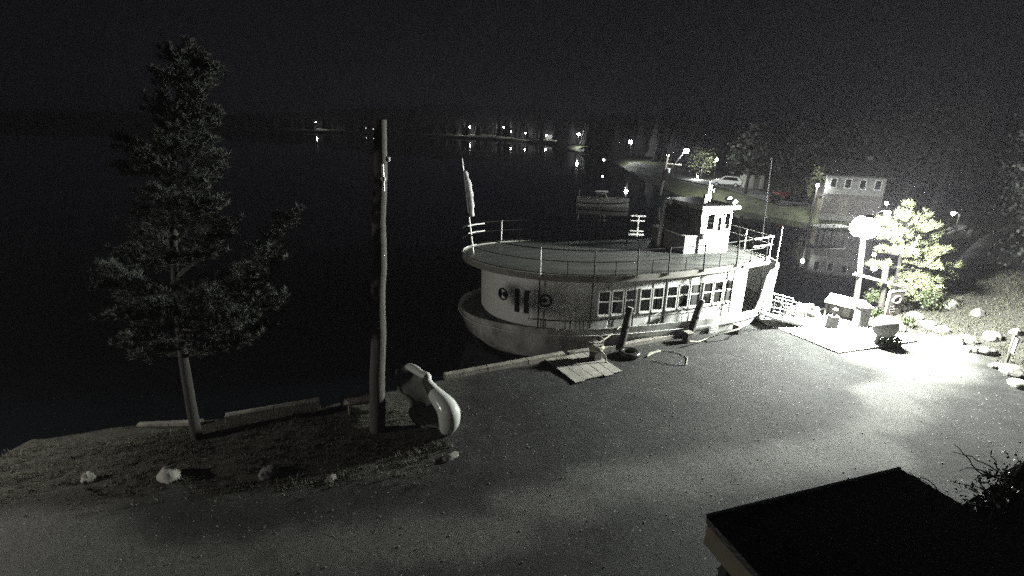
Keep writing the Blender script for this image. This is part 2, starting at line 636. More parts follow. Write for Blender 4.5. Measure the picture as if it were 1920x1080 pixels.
def build_far_land():
    P = []
    for i in range(len(FS) - 1):
        a, b = FS[i], FS[i + 1]
        n = max(1, min(40, int((b - a).length / 2.5)))
        for k in range(n):
            P.append(a.lerp(b, k / n))
    P.append(FS[-1])
    offs = [0, 1, 2, 3, 4.5, 7, 10, 14, 20, 28, 40, 60, 100, 200, 700]
    vs, fs = [], []
    n = len(P)
    for i, p in enumerate(P):
        dr = Vector((p.x * 0.6, p.y)).normalized() if p.x < 30 else Vector((0.75, 1)).normalized()
        for k, o in enumerate(offs):
            q = p + dr * o
            vs.append((q.x, q.y, far_z(fs_dist(q), q.x, q.y)))
    m_ = len(offs)
    for i in range(n - 1):
        for k in range(m_ - 1):
            a = i * m_ + k
            fs.append((a, a + 1, a + m_ + 1, a + m_))
    mb = MB()
    mb.add(vs, fs)
    o = mb.build('far_shore_land', mat('far_shore_grass', (0.075, 0.08, 0.045), 0.9, 0.4, 0.7, 0.05, 4), smooth=True)
    tag(o, 'grassy land across the inlet and along the far shore', 'land', kind='structure')
    # hills
    top = [(-900, 190), (-300, 205), (100, 205), (400, 214), (560, 212), (680, 202), (830, 196), (960, 198), (1060, 204), (1150, 214), (1260, 232), (1340, 248), (1450, 262), (1600, 270), (1800, 280), (2300, 300)]
    vs, fs = [], []
    k = 0
    cols = []
    for i in range(len(top) - 1):
        for s in range(14):
            u = s / 14
            x = top[i][0] * (1 - u) + top[i + 1][0] * u
            y = top[i][1] * (1 - u) + top[i + 1][1] * u
            cols.append((x, y))
    for x, y in cols:
        q = atY(x, y, 700)
        j = 3.0 * noise.noise(Vector((q.x * 0.06, 0, 0))) + 2.5 * noise.noise(Vector((q.x * 0.25, 3, 0)))
        vs += [(q.x * 0.86, 600, -3), (q.x * 0.93, 655, q.z * 0.6), (q.x, 700, q.z + j), (q.x * 1.05, 780, q.z * 0.9), (q.x * 1.2, 1000, -3)]
    for i in range(len(cols) - 1):
        for r in range(4):
            a = i * 5 + r
            fs.append((a, a + 5, a + 6, a + 1))
    mb = MB()
    mb.add(vs, fs)
    o = mb.build('hills', M_hill, smooth=True)
    tag(o, 'low black wooded hills beyond the lake', 'hills', kind='structure')


build_far_land()

# ---- concrete pad beside the gangway
A26 = math.atan2(3.8, 7.3)
pad = [at(1412, 598), at(1570, 664), at(1728, 672), at(1640, 640), at(1500, 590)]
mb = MB()
c0, c1 = at(1415, 600), at(1572, 664)
c2 = c1 + Vector((4.3, 1.5, 0))
c3 = Vector((15.9, 23.6, 0))
c4 = Vector((13.0, 23.35, 0))
poly = [Vector((p.x, p.y, -0.15)) for p in (c0, c1, c2, c3, c4)]
mb.prism(poly, (0, 0, 1), 0.225)
tag(mb.build('concrete_pavement', M_conc, bevel=0.01), 'pale concrete apron at the foot of the gangway', 'pavement', kind='structure')


# =================================================================== TOUR BOAT
BO = Vector((4.69, 23.55, 0))
BA = rad(16)
boat = empty('tour_boat', BO, 'white double-deck excursion boat moored along the gravel dock', 'boat', BA)


def hullw(x, xs=-7.25, xb=8.6, W=3.72, ps=2.3, pb=2.5):
    if x < 0:
        t = min(1, -x / -xs)
        return W * max(0, 1 - t ** ps) ** (1 / ps)
    t = min(1, x / xb)
    return W * max(0, 1 - t ** pb) ** (1 / pb)


def roofw(x):
    if x < -1:
        t = min(1, (-1 - x) / 6.1)
        return 3.66 * max(0, 1 - t ** 2.15) ** (1 / 2.15)
    t = (x + 1) / 7.7
    return 3.66 - 1.12 * max(0, t) ** 1.8


def roofz(x):
    return 2.86 + 0.26 * (max(0, -x - 1) / 6.1) ** 2 + 0.06 * max(0, x / 6.7) ** 2


def gun_z(x):
    z = 0.72 - 0.10 * smooth(0, -6.9, x) + 0.0
    z += 0.18 * smooth(-3, -6.9, x)
    z += 1.75 * smooth(6.0, 6.75, x)
    return z


def xs_list(a, b, n):
    """end-dense samples between a and b"""
    return [a + (b - a) * (0.5 - 0.5 * math.cos(math.pi * i / n)) for i in range(n + 1)]


def build_hull():
    n = 60
    U = [0.5 - 0.5 * math.cos(math.pi * i / n) for i in range(n + 1)]
    rows = []

    def outline(xs, xb, W, zf, ps=2.3, pb=2.5):
        pts = []
        for u in U:
            x = xs + (xb - xs) * u
            pts.append((x, -hullw(x, xs, xb, W, ps, pb), zf(x)))
        for u in U[::-1][1:-1]:
            x = xs + (xb - xs) * u
            pts.append((x, hullw(x, xs, xb, W, ps, pb), zf(x)))
        return pts
    g = outline(-7.25, 8.6, 3.72, gun_z)
    g2 = outline(-7.2, 8.45, 3.70, lambda x: 0.30 + 0.12 * smooth(-3, -6.9, x))
    g3 = outline(-6.95, 8.2, 3.64, lambda x: -0.25)
    g4 = outline(-6.4, 7.9, 3.55, lambda x: -0.72)
    g5 = outline(-6.0, 7.6, 3.42, lambda x: -1.0)
    g6 = outline(-4.2, 7.0, 3.0, lambda x: -1.5)
    cnt = len(g)

    def loft(R):
        vs, fs = [], []
        for r in R:
            vs += r
        for k in range(len(R) - 1):
            for i in range(cnt):
                j = (i + 1) % cnt
                fs.append((k * cnt + i, k * cnt + j, (k + 1) * cnt + j, (k + 1) * cnt + i))
        return vs, fs
    # inner face of the bulwark, down to the deck
    gi = [(p[0] * 0.99, p[1] * 0.985, p[2]) for p in g]
    di = [(p[0] * 0.99, p[1] * 0.985, 0.5) for p in g]
    mb = MB().add(*loft([g4, g3, g2, g, gi, di]))
    mb.build('hull', M_hull, boat, smooth=True)
    mb = MB().add(*loft([g6, g5, g4]))
    mb.build('bottom', M_boot, boat, smooth=True)
    # deck
    vs = [(p[0] * 0.99, p[1] * 0.985, 0.5) for p in g]
    MB().add(vs, [tuple(range(cnt))]).build('main_deck', M_deck, boat)
    # rub rail and painted sheer moulding
    rr = outline(-7.28, 8.56, 3.76, lambda x: 0.43 + 0.12 * smooth(-3, -6.9, x))
    MB().tube(rr, 0.016, 6, closed=True).build('rub_rail', M_white, boat)
    low = [p for p in outline(-6.2, 8.2, 3.66, lambda x: -0.33) if p[1] < 0 and -3.2 < p[0] < -1.0]
    MB().tube(low, 0.03, 6).build('rub_strake', M_white, boat)


build_hull()


# roof deck
def roof_outline(k=0.0, dz=0.0):
    xs = xs_list(-7.1 + k, 6.7 - k, 48)
    a = [(x, -max(0.0, roofw(max(-7.1, min(6.7, x))) - k), roofz(x) + dz) for x in xs]
    return a + [(p[0], -p[1], p[2]) for p in a[::-1]]


def build_roof():
    top = roof_outline()
    n = len(top)
    half = n // 2
    # deck surface with camber: columns across
    vs, fs = [], []
    C = 9
    for i in range(half):
        p = top[i]
        w_ = -p[1]
        for c in range(C):
            t = -1 + 2 * c / (C - 1)
            vs.append((p[0], w_ * t, p[2] + 0.10 * (1 - t * t) * min(1, w_ / 3)))
    for i in range(half - 1):
        for c in range(C - 1):
            a = i * C + c
            fs.append((a, a + C, a + C + 1, a + 1))
    MB().add(vs, fs).build('roof_deck', M_deck, boat, smooth=True)
    # fascia (a real ring with thickness) and underside
    o0 = [(x, y, z + 0.05) for x, y, z in top]
    o1 = [(x, y, z - 0.20) for x, y, z in top]
    i0 = [(x * 0.985, y * 0.985, z + 0.05) for x, y, z in top]
    i1 = [(x * 0.985, y * 0.985, z - 0.20) for x, y, z in top]
    R = [o0, o1, i1, i0]
    vs = sum(R, [])
    fs = []
    for k in range(4):
        k2 = (k + 1) % 4
        for i in range(n):
            j = (i + 1) % n
            fs.append((k * n + i, k * n + j, k2 * n + j, k2 * n + i))
    MB().add(vs, fs).build('fascia', M_trimgrey, boat, smooth=True)
    vs = [(x * 0.985, y * 0.985, z - 0.16) for x, y, z in top]
    fs = [(i, i + 1, n - 2 - i, n - 1 - i) for i in range(half - 1)]
    MB().add(vs, fs).build('ceiling', M_white, boat)
    # red-brown guard strip at the forward near corner
    pts = [(x, -roofw(x) - 0.03, roofz(x) - 0.07) for x in (4.9, 5.4, 5.9, 6.4, 6.7)]
    MB().tube(pts, 0.05, 6).build('guard_strip', M_trim, boat)


M_trimgrey = mat('grey_fascia', (0.20, 0.19, 0.17), 0.6, 0.25, 3.0)
build_roof()


# saloon wall with real window openings
def wallw(x):
    xs, xe = -6.15, 5.4
    if x < -1.5:
        t = min(1, (-1.5 - x) / (-1.5 - xs))
        return 3.36 * max(0, 1 - t ** 2.5) ** (1 / 2.5)
    return 3.36 - 0.62 * max(0, (x + 1.5) / 6.9) ** 2.0


WIN = []
xw = -2.18
for i in range(11):
    WIN.append((xw, xw + 0.50))
    xw += 0.50 + (0.10 if i not in (2, 4, 7) else 0.19)
WB, WT = 1.20, 2.22
PORT_X = (-3.9,)


def wall_pt(x, side, z, inset=0.0):
    return (x, side * (wallw(x) - inset), z)


def build_saloon():
    zt = lambda x: roofz(x) - 0.17
    for side, nm in ((-1, 'saloon_side'), (1, 'saloon_side')):
        xs = set(xs_list(-6.15, 5.4, 52))
        for a, b in WIN:
            xs |= {a, b}
        xs = sorted(xs)
        mb = MB()
        for i in range(len(xs) - 1):
            a, b = xs[i], xs[i + 1]
            mid = (a + b) / 2
            win = any(w0 < mid < w1 for w0, w1 in WIN)
            bands = [(0.5, WB), (WT, None)] if win else [(0.5, None)]
            for z0, z1 in bands:
                za, zb = (zt(a), zt(b)) if z1 is None else (z1, z1)
                mb.add([wall_pt(a, side, z0), wall_pt(b, side, z0), wall_pt(b, side, zb), wall_pt(a, side, za)], [(0, 1, 2, 3)])
        o = mb.build(nm, M_white, boat)
        sd = o.modifiers.new('thick', 'SOLIDIFY')
        sd.thickness = 0.05
        sd.offset = 0
    # forward bulkhead with a door opening
    w5 = wallw(5.4)
    mb = MB()
    mb.box((5.4, -(w5 + 0.5) / 2, 1.58), (0.05, w5 - 0.5, 2.15))
    mb.box((5.4, (w5 + 0.5) / 2, 1.58), (0.05, w5 - 0.5, 2.15))
    mb.box((5.4, 0, 2.5), (0.05, 1.0, 0.31))
    mb.build('bulkhead', M_white, boat)
    MB().box((5.37, 0, 1.4), (0.04, 0.98, 1.78)).build('door', M_inside, boat)
    # windows
    for side in (-1, 1):
        for a, b in WIN:
            pa, pb = Vector(wall_pt(a, side, 0)), Vector(wall_pt(b, side, 0))
            d = (pb - pa).normalized()
            nrm = Vector((0, 0, 1)).cross(d) * -side * -1
            if nrm.y * side < 0:
                nrm = -nrm
            off = nrm * 0.02
            mb = MB()
            t = 0.04
            for (p, q) in (((pa, WB), (pa, WT)), ((pb, WB), (pb, WT))):
                mb.bar(p[0] + off + Vector((0, 0, p[1] - 0.0)), q[0] + off + Vector((0, 0, q[1])), t, 0.09, up=nrm)
            for z in (WB, WT, (WB + WT) / 2 + 0.06):
                mb.bar(pa + off + Vector((0, 0, z)), pb + off + Vector((0, 0, z)), 0.05 if z not in (WB,) else 0.07, 0.085, up=nrm)
            mb.bar(pa + nrm * 0.06 + Vector((0, 0, WB - 0.045)), pb + nrm * 0.06 + Vector((0, 0, WB - 0.045)), 0.045, 0.05, up=nrm)
            fr = mb.build('window', M_white, boat)
            mb = MB()
            mb.add([pa + Vector((0, 0, WB)), pb + Vector((0, 0, WB)), pb + Vector((0, 0, WT)), pa + Vector((0, 0, WT))], [(0, 1, 2, 3)])
            mb.build('pane', M_pane, fr)
    # portholes and the dark aft door, on the rounded after wall
    def on_wall(x, z, side=-1):
        p = Vector(wall_pt(x, side, z))
        q = Vector(wall_pt(x + 0.03, side, z))
        d = (q - p).normalized()
        nn = Vector((d.y, -d.x, 0)) * (1 if side < 0 else -1)
        return p, d, nn
    for x in (-4.3, -5.75):
        p, d, nn = on_wall(x, 1.85)
        Mx = Matrix((d, Vector((0, 0, 1)), nn)).transposed()
        ph = MB().lathe([(0.27, -0.02), (0.27, 0.05), (0.20, 0.05), (0.20, -0.01)], p, 20, Mx).build('porthole', M_dark, boat, smooth=True)
        MB().lathe([(0.205, 0.0), (0.205, 0.02), (0.01, 0.025)], p, 20, Mx).build('pane', M_black, ph)
    for x in (-4.98, -5.3):
        p, d, nn = on_wall(x, 1.72)
        Mx = Matrix((d, nn, Vector((0, 0, 1)))).transposed()
        wf = MB().box(p + nn * 0.02, (0.20, 0.08, 0.98), M=Mx).build('aft_window', M_dark, boat)
        MB().box(p + nn * 0.065, (0.15, 0.012, 0.86), M=Mx).build('pane', M_black, wf)
    # seats and tables inside
    for k in range(6):
        x = -1.9 + k * 1.15
        for sy in (-1, 1):
            mb = MB()
            mb.box((x, sy * 2.35, 0.95), (0.42, 1.3, 0.08)).box((x - 0.22, sy * 2.35, 1.25), (0.07, 1.3, 0.65)).box((x, sy * 2.35, 0.70), (0.36, 1.2, 0.42))
            mb.build('bench', M_inside, boat)
            MB().box((x + 0.6, sy * 2.4, 1.22), (0.45, 1.1, 0.04)).box((x + 0.6, sy * 2.4, 0.85), (0.08, 0.08, 0.72)).build('table', M_inside, boat)


build_saloon()


# stanchions from gunwale to roof, roof rails
POSTX = (-4.62, -2.55, -0.72, 0.75, 2.55, 4.45, 6.35)


def rail_edge(x, side, dz, k=0.06):
    return Vector((x, side * (roofw(x) - k), roofz(x) + dz))


for side in (-1, 1):
    for i, x in enumerate(POSTX):
        a = rail_edge(x, side, -0.05, -0.04)
        b = rail_edge(x, side, 1.12, 0.03)
        MB().tube([a, b], 0.032, 8).build('rail_post', M_pipe if i == 0 else M_dark, boat)
        g = Vector((x, side * min(roofw(x), hullw(x) - 0.05), gun_z(x) if x < 6 else 0.72))
        e = Vector((x, side * (roofw(x) - 0.02), roofz(x) - 0.19))
        MB().tube([g, e], 0.03, 8).build('stanchion', M_dark, boat)
    for i in range(len(POSTX) - 1):
        x = (POSTX[i] + POSTX[i + 1]) / 2
        MB().tube([rail_edge(x, side, 0.0), rail_edge(x, side, 0.62)], 0.018, 6).build('baluster', M_dark, boat)
    xs = xs_list(-7.1, 6.35, 40)
    for dz, r in ((1.08, 0.022), (0.62, 0.016), (0.10, 0.016)):
        pts = [rail_edge(x, side, dz) if roofw(x) > 0.1 else Vector((x, 0, roofz(x) + dz)) for x in xs]
        MB().tube(pts, r, 6).build('roof_rail', M_dark, boat)
# forward and stern rails: lamplight on the railing painted in as white pipe
for dz in (1.10, 0.74, 0.12):
    pts = [rail_edge(x, -1, dz, 0.02) for x in (5.4, 5.9, 6.35, 6.7)]
    MB().tube(pts, 0.035, 8).build('bow_rail', M_pipe, boat)
    MB().tube([(6.68, y, roofz(6.7) + dz) for y in (-2.5, -1.2, 0, 1.2, 2.5)], 0.022, 6).build('bow_rail', M_pipe, boat)
for y in (-2.48, -0.8, 0.8, 2.48):
    MB().tube([(6.68, y, roofz(6.7)), (6.68, y, roofz(6.7) + 1.1)], 0.025, 6).build('rail_post', M_pipe, boat)
for dz in (1.02, 0.66):
    pts = [rail_edge(x, 1, dz, 0.0) for x in (-6.6, -6.2, -5.6)]
    MB().tube(pts, 0.028, 6).build('stern_rail', M_pipe, boat)
MB().tube([rail_edge(x, 1, 0.06, 0.0) for x in (-7.05, -6.9, -6.6, -6.1)], 0.04, 6).build('toe_rail', M_pipe, boat)
# lower-deck pipe rail along the gunwale
for side in (-1, 1):
    xs = xs_list(-5.0, 4.3, 40)
    pts = [Vector((x, side * (hullw(x) - 0.07), gun_z(x) + 0.36)) for x in xs]
    MB().tube(pts, 0.018, 6).build('deck_rail', M_dark, boat)
    for x in (-4.5, -3.55, -3.35, -2.95, -2.8, -2.62, -1.6, 0.1, 1.65, 3.5, 4.3):
        MB().tube([(x, side * (hullw(x) - 0.07), gun_z(x) - 0.02), (x, side * (hullw(x) - 0.07), gun_z(x) + 0.36)], 0.018, 6).build('deck_post', M_dark, boat)
# freeing port boxes, white trim posts and plates on the side
p = Vector((-2.35, -hullw(-2.35) - 0.0, 0))
MB().bar((p.x, p.y - 0.005, -0.35), (p.x, p.y - 0.04, 0.42), 0.05, 0.05).bar((p.x - 0.12, p.y - 0.02, -0.36), (p.x + 0.12, p.y - 0.02, -0.36), 0.05, 0.05).build('guard_bar', M_white, boat)
# notice plate on the hull side
xq = 3.35
q0 = Vector((xq, -hullw(xq) - 0.012, 0.1))
dq = (Vector((xq + 0.1, -hullw(xq + 0.1), 0)) - Vector((xq, -hullw(xq), 0))).normalized()
nq = Vector((dq.y, -dq.x, 0))
Mq = Matrix((dq, nq, Vector((0, 0, 1)))).transposed()
pl = MB().box(q0 + Vector((0, 0, 0.05)) + nq * 0.02, (0.5, 0.03, 0.52), M=Mq).build('notice_plate', mat('notice_plate_paint', (0.30, 0.30, 0.28), 0.6, 0.2, 6), boat)
mb = MB()
for k in range(4):
    mb.box(q0 + Vector((0, 0, 0.21 - k * 0.11)) + nq * 0.04, (0.36 - 0.06 * (k % 2), 0.008, 0.035), M=Mq)
mb.build('printed_lines', M_white, pl)

# pilothouse on the roof
PZ = 2.93
PX0, PX1, PY0, PY1, PH = 3.95, 5.55, -0.95, 2.1, 5.02


def build_pilothouse():
    wb, wt = 4.12, 4.86
    wins = [(4.20, 4.62, wb - 0.05, wt), (4.78, 5.02, wb - 0.12, wt - 0.18), (5.15, 5.48, wb, wt + 0.02)]
    mb = MB()
    for y, s in ((PY0, -1), (PY1, 1)):
        xs = sorted({PX0, PX1} | {a for w_ in wins for a in w_[:2]})
        for i in range(len(xs) - 1):
            a, b = xs[i], xs[i + 1]
            hit = [w_ for w_ in wins if w_[0] <= a + 1e-6 and w_[1] >= b - 1e-6]
            for z0, z1 in ([(PZ - 0.1, hit[0][2]), (hit[0][3], PH)] if hit else [(PZ - 0.1, PH)]):
                mb.box(((a + b) / 2, y, (z0 + z1) / 2), (b - a, 0.06, z1 - z0))
    # front: three openings
    ys = [PY0 + 0.03, PY0 + 0.25, PY0 + 1.0, PY0 + 1.2, PY0 + 1.85, PY0 + 2.05, PY0 + 2.8, PY1 - 0.03]
    for i in range(7):
        y0, y1 = ys[i], ys[i + 1]
        for z0, z1 in ([(PZ - 0.1, wb), (wt, PH)] if i in (1, 3, 5) else [(PZ - 0.1, PH)]):
            mb.box((PX1, (y0 + y1) / 2, (z0 + z1) / 2), (0.06, y1 - y0, z1 - z0))
    ph = mb.build('pilothouse', M_white, boat)
    MB().box((PX0, (PY0 + PY1) / 2, (PZ - 0.1 + PH) / 2), (0.06, PY1 - PY0 - 0.062, PH - PZ + 0.1)).build('aft_wall', M_aft_shade, ph)
    MB().box((PX0 - 0.725, (PY0 + PY1) / 2, PZ + 0.38), (0.03, PY1 - PY0 - 0.1, 0.86)).build('aft_shade_sheet', M_aft_shade, ph)  # thin dark sheet painting shade on the companionway's aft face
    for y in (PY0, PY1):
        for w_ in wins:
            x0, x1, z0, z1 = w_
            s = -1 if y == PY0 else 1
            f = MB()
            yy = y + s * 0.035
            f.box(((x0 + x1) / 2, yy, z0), (x1 - x0 + 0.06, 0.05, 0.05)).box(((x0 + x1) / 2, yy, z1), (x1 - x0 + 0.06, 0.05, 0.05))
            f.box((x0, yy, (z0 + z1) / 2), (0.05, 0.05, z1 - z0 - 0.05)).box((x1, yy, (z0 + z1) / 2), (0.05, 0.05, z1 - z0 - 0.05))
            f.build('window_frame', M_white, ph)
            MB().add([(x0, y, z0), (x1, y, z0), (x1, y, z1), (x0, y, z1)], [(0, 1, 2, 3)]).build('pane', M_pane2, ph)
    MB().box((PX0 + 0.12, PY0 - 0.05, 3.78), (0.12, 0.05, 0.30)).build('door_lock', M_dark, ph)
    MB().box((PX0 - 0.02, PY0 - 0.06, 4.72), (0.16, 0.10, 0.36)).build('side_light', M_white, ph)
    # overhanging roof with a rounded front edge
    rp = MB()
    rp.box(((PX0 + PX1) / 2 + 0.12, (PY0 + PY1) / 2, PH + 0.095), (PX1 - PX0 + 0.5, PY1 - PY0 + 0.26, 0.19))
    rp.build('pilothouse_roof', M_white, boat, bevel=0.05)
    # lower companion box on the after side
    cb = MB().box((PX0 - 0.38, (PY0 + PY1) / 2, PZ + 0.38), (0.66, PY1 - PY0 - 0.1, 0.92)).build('companionway', M_white, boat, bevel=0.015)
    MB().box((PX0 - 0.38, (PY0 + PY1) / 2, PZ + 0.86), (0.70, PY1 - PY0 - 0.04, 0.04)).build('hatch', M_white, cb)
    # antennas, lights and horn on the roof
    zr = PH + 0.19
    MB().tube([(4.65, -0.2, zr), (4.65, -0.2, zr + 1.05)], 0.045, 8).build('antenna', M_pipe, boat)
    MB().tube([(5.0, 0.1, zr + 0.02), (5.0, 0.1, zr + 0.85)], 0.045, 8).build('antenna', M_pipe, boat)
    MB().tube([(5.25, 0.2, zr), (5.25, 0.2, zr + 0.65)], 0.02, 6).build('antenna', M_pipe, boat)
    mp = MB().tube([(4.3, -0.5, zr), (4.3, -0.5, zr + 0.3)], 0.05, 8).build('light_post', M_pipe, boat)
    MB().lathe([(0.09, 0), (0.09, 0.15), (0.05, 0.2)], (4.3, -0.5, zr + 0.3), 12).build('mast_light', M_white, mp)
    mp = MB().tube([(4.5, -0.35, zr), (4.5, -0.35, zr + 0.25)], 0.05, 8).build('light_post', M_pipe, boat)
    MB().lathe([(0.09, 0), (0.09, 0.15), (0.05, 0.2)], (4.5, -0.35, zr + 0.25), 12).build('mast_light', M_white, mp)
    for x, y, z in ((5.75, -0.3, zr + 0.18), (5.93, -0.5, zr + 0.05)):
        st = MB().tube([(x, y, zr - 0.02), (x, y, z)], 0.03, 6).build('lamp_bracket', M_pipe, boat)
        MB().ball((x, y, z + 0.05), 0.15, 14, (1.3, 1, 0.8)).build('searchlight', M_white, st, smooth=True)


build_pilothouse()
# tall gooseneck vent pipe just aft of the pilothouse
MB().tube([(2.98, .9, 2.9), (3.0, .9, 3.7), (3.03, .9, 4.6), (3.06, .9, 5.1), (3.12, .88, 5.26), (3.22, .86, 5.30), (3.32, .84, 5.24), (3.36, .83, 5.08)], [.10, .10, .10, .10, .10, .11, .12, .13], 12).build('vent_pipe', M_pipe, boat, smooth=True)

# ensign staff with furled flag at the stern
sa, sb = Vector((-6.6, 0.3, 3.1)), Vector((-7.1, 0.2, 7.2))
MB().tube([sa, sb], [0.035, 0.02], 8).build('ensign_staff', M_pipe, boat)
mb = MB()
pts, rs = [], []
for k in range(14):
    u = k / 13
    t = 0.90 - 0.46 * u
    p = sa.lerp(sb, t) + Vector((0.10 * math.sin(u * 2.5) + 0.07, -0.05, -0.1))
    pts.append(p)
    rs.append(0.05 + 0.10 * math.sin(min(1, u * 2.4) * math.pi / 2) * (1 - 0.55 * u) + 0.025 * math.sin(k * 2.1))
mb.tube(pts, rs, 9)
mb.build('flag', M_flag, boat, smooth=True)
MB().box(sa.lerp(sb, 0.42), (0.3, 0.16, 0.14)).build('stern_light', M_dark, boat)
# jack staff with red tip at the bow
ja, jb = Vector((7.3, -2.35, 0.6)), Vector((7.35, -2.25, 4.35))
js = MB().tube([ja, jb], [0.04, 0.03], 8).build('jack_staff', M_pipe, boat)
MB().ball(jb, 0.055, 8, (1, 1, 1.5)).build('tip', M_red, js)
# windlass and covered gear on the foredeck
wl = MB().lathe([(0.32, 0), (0.30, 0.2), (0.18, 0.3), (0.18, 0.62), (0.30, 0.75), (0.30, 0.85), (0.1, 0.9)], (6.15, -1.2, 0.5), 16).build('windlass', M_dark, boat, smooth=True)
MB().ball((6.15, -1.2, 1.48), 0.13, 10).build('cap', M_white, wl, smooth=True)
MB().box((6.6, -0.2, 0.85), (0.9, 1.6, 0.7)).build('deck_locker', mat('grey_locker', (0.28, 0.29, 0.29), 0.5, 0.15, 4), boat, bevel=0.03)

# =================================================================== DOCKSIDE
# ---- gangway
gw = empty('gangway', at(1455, 590), 'white metal boarding ramp with pipe handrails beside the bow', 'gangway')
g0, g1 = at(1434, 590, 0.55) - gw.location, at(1492, 604, 0.12) - gw.location
dd = (g1 - g0)
sd_ = Vector((-dd.y, dd.x, 0)).normalized() * 0.48
MB().bar(g0, g1, 1.0, 0.07).build('ramp', M_metal, gw)
for s in (-1, 1):
    mb = MB()
    for hgt in (1.0, 0.68, 0.36):
        mb.tube([g0 + sd_ * s + Vector((0, 0, hgt)), g1 + sd_ * s + Vector((0, 0, hgt))], 0.03, 8)
    mb.build('handrail', M_pipe, gw)
    for u in (0.0, 0.33, 0.66, 1.0):
        b = g0.lerp(g1, u) + sd_ * s
        MB().tube([b - Vector((0, 0, 0.03)), b + Vector((0, 0, 1.03))], 0.03, 8).build('post', M_pipe, gw)
b0, b1 = g0 - sd_ + Vector((0.1, 0, 0.95)), g1 - sd_ + Vector((0, 0, 0.45))
MB().tube([b0.lerp(b1, u / 8) - Vector((0, 0, 0.25 * math.sin(math.pi * u / 8))) for u in range(9)], 0.025, 6).build('rope_line', M_rope, gw)


# ---- leaning mooring piles
def pile(px, py, tx, ty, lean_y, r, label):
    b = at(px, py)
    t = atY(tx, ty, b.y + lean_y)
    o = empty('mooring_pile', b, label, 'piling', group='leaning mooring piles along the dock')
    d = t - b
    MB().tube([(-d.normalized() * 0.6), d * 0.3 + Vector((0.02, 0, 0)), d * 0.7 - Vector((0.015, 0, 0)), d], [r * 1.08, r * 1.03, r * 0.96, r * 0.9], 14).build('post', M_pile, o, smooth=True)
    MB().tube([d * 0.985, d * 1.012], [r * 0.95, r * 0.8], 14).build('cap', M_wood, o)
    if px < 1400:
        k = d * 0.55
        MB().tube([k - d.normalized() * 0.05, k + d.normalized() * 0.05], r * 1.06, 14).build('band', M_dark, o)
    return o


pile(1163, 652, 1182, 577, 0.25, 0.15, 'dark leaning mooring pile beside the tyre on the ground')
pile(1290, 632, 1316, 563, 0.3, 0.15, 'dark leaning mooring pile before the middle windows of the boat')
pile(1417, 600, 1431, 545, 0.2, 0.13, 'leaning mooring pile at the boat bow, touching the pale apron')


# ---- short bollards with ropes
def bollard(px, py, h, wd, label):
    b = at(px, py)
    o = empty('bollard', b, label, 'bollard', A26, group='short timber bollards on the dock edge')
    mb = MB().box((0, 0, h / 2 - 0.05), (wd, wd, h + 0.1))
    mb.build('post', M_pile, o, bevel=0.025)
    MB().box((0, 0, h + 0.02), (wd * 1.12, wd * 1.12, 0.05)).build('cap', M_wood, o, bevel=0.01)
    return o


bl1 = bollard(1116, 676, 0.68, 0.36, 'bollard wound with pale rope, standing on the flat boards')
bl2 = bollard(1288, 641, 0.42, 0.3, 'low bollard at the foot of the middle leaning pile')
bl3 = bollard(1382, 624, 0.36, 0.32, 'low bollard standing alone towards the boat bow')


def rope(name, pts, r, label, sag=0.0):
    pts = [Vector(p) for p in pts]
    if len(pts) == 2 and sag:
        a, b = pts
        pts = [a.lerp(b, u / 12) - Vector((0, 0, sag * math.sin(math.pi * u / 12))) for u in range(13)]
    mb = MB()
    mb.tube(pts, r, 7)
    return tag(mb.build(name, M_rope, smooth=True), label, 'rope')


B1 = at(1116, 676)
cl = []
for k in range(60):
    a = k * 0.72
    cl.append(B1 + Vector((0.27 * math.cos(a) * (1 + 0.1 * math.sin(k * 1.3)), 0.27 * math.sin(a), 0.46 + 0.0035 * k + 0.02 * math.sin(k * 2.3))))
e = B1 + Vector((0.35, -0.2, 0.3))
cl += [e, B1 + Vector((0.36, -0.32, 0.08)), B1 + Vector((0.5, -0.5, 0.04)), B1 + Vector((0.2, -0.7, 0.04)), B1 + Vector((0.45, -0.85, 0.04))]
rope('mooring_rope', cl, 0.028, 'pale rope coiled round the bollard with its tail on the boards')
rope('mooring_rope', [B1 + Vector((0.1, 0.1, 0.7)), BO + Matrix.Rotation(BA, 3, 'Z') @ Vector((-1.2, -3.62, 0.74))], 0.025, 'taut pale line from the rope-wound bollard up to the boat rail', 0.05)
loop = []
c = B1 + Vector((0.05, 0.05, 0.82))
for k in range(17):
    a = 2 * math.pi * k / 16
    loop.append(c + Vector((0.22 * math.cos(a), 0.10 * math.sin(a), 0.13 * math.sin(a))))
rope('rope_loop', loop, 0.025, 'loose rope eye on top of the rope-wound bollard')
rope('mooring_rope', [at(1292, 640, 0.25), at(1310, 641, 0.06), at(1327, 634, 0.10), at(1345, 628, 0.3), at(1385, 617, 0.45), at(1402, 607, 0.35)], 0.03, 'pale line run along the dock edge between the two low bollards')
hl = [at(1213, 668, 0.03), at(1218, 662, 0.03), at(1235, 657, 0.03), at(1255, 657, 0.03), at(1275, 662, 0.03), at(1289, 671, 0.03), at(1287, 684, 0.03), at(1268, 684, 0.03), at(1240, 680, 0.03), at(1222, 676, 0.03)]
rope('rope_loop', hl, 0.018, 'thin line lying in an open loop on the gravel')
rope('rope_end', [at(1213, 668, 0.05), at(1225, 662, 0.06), at(1238, 658, 0.05)], 0.035, 'short pale rope end at the near side of the open loop')

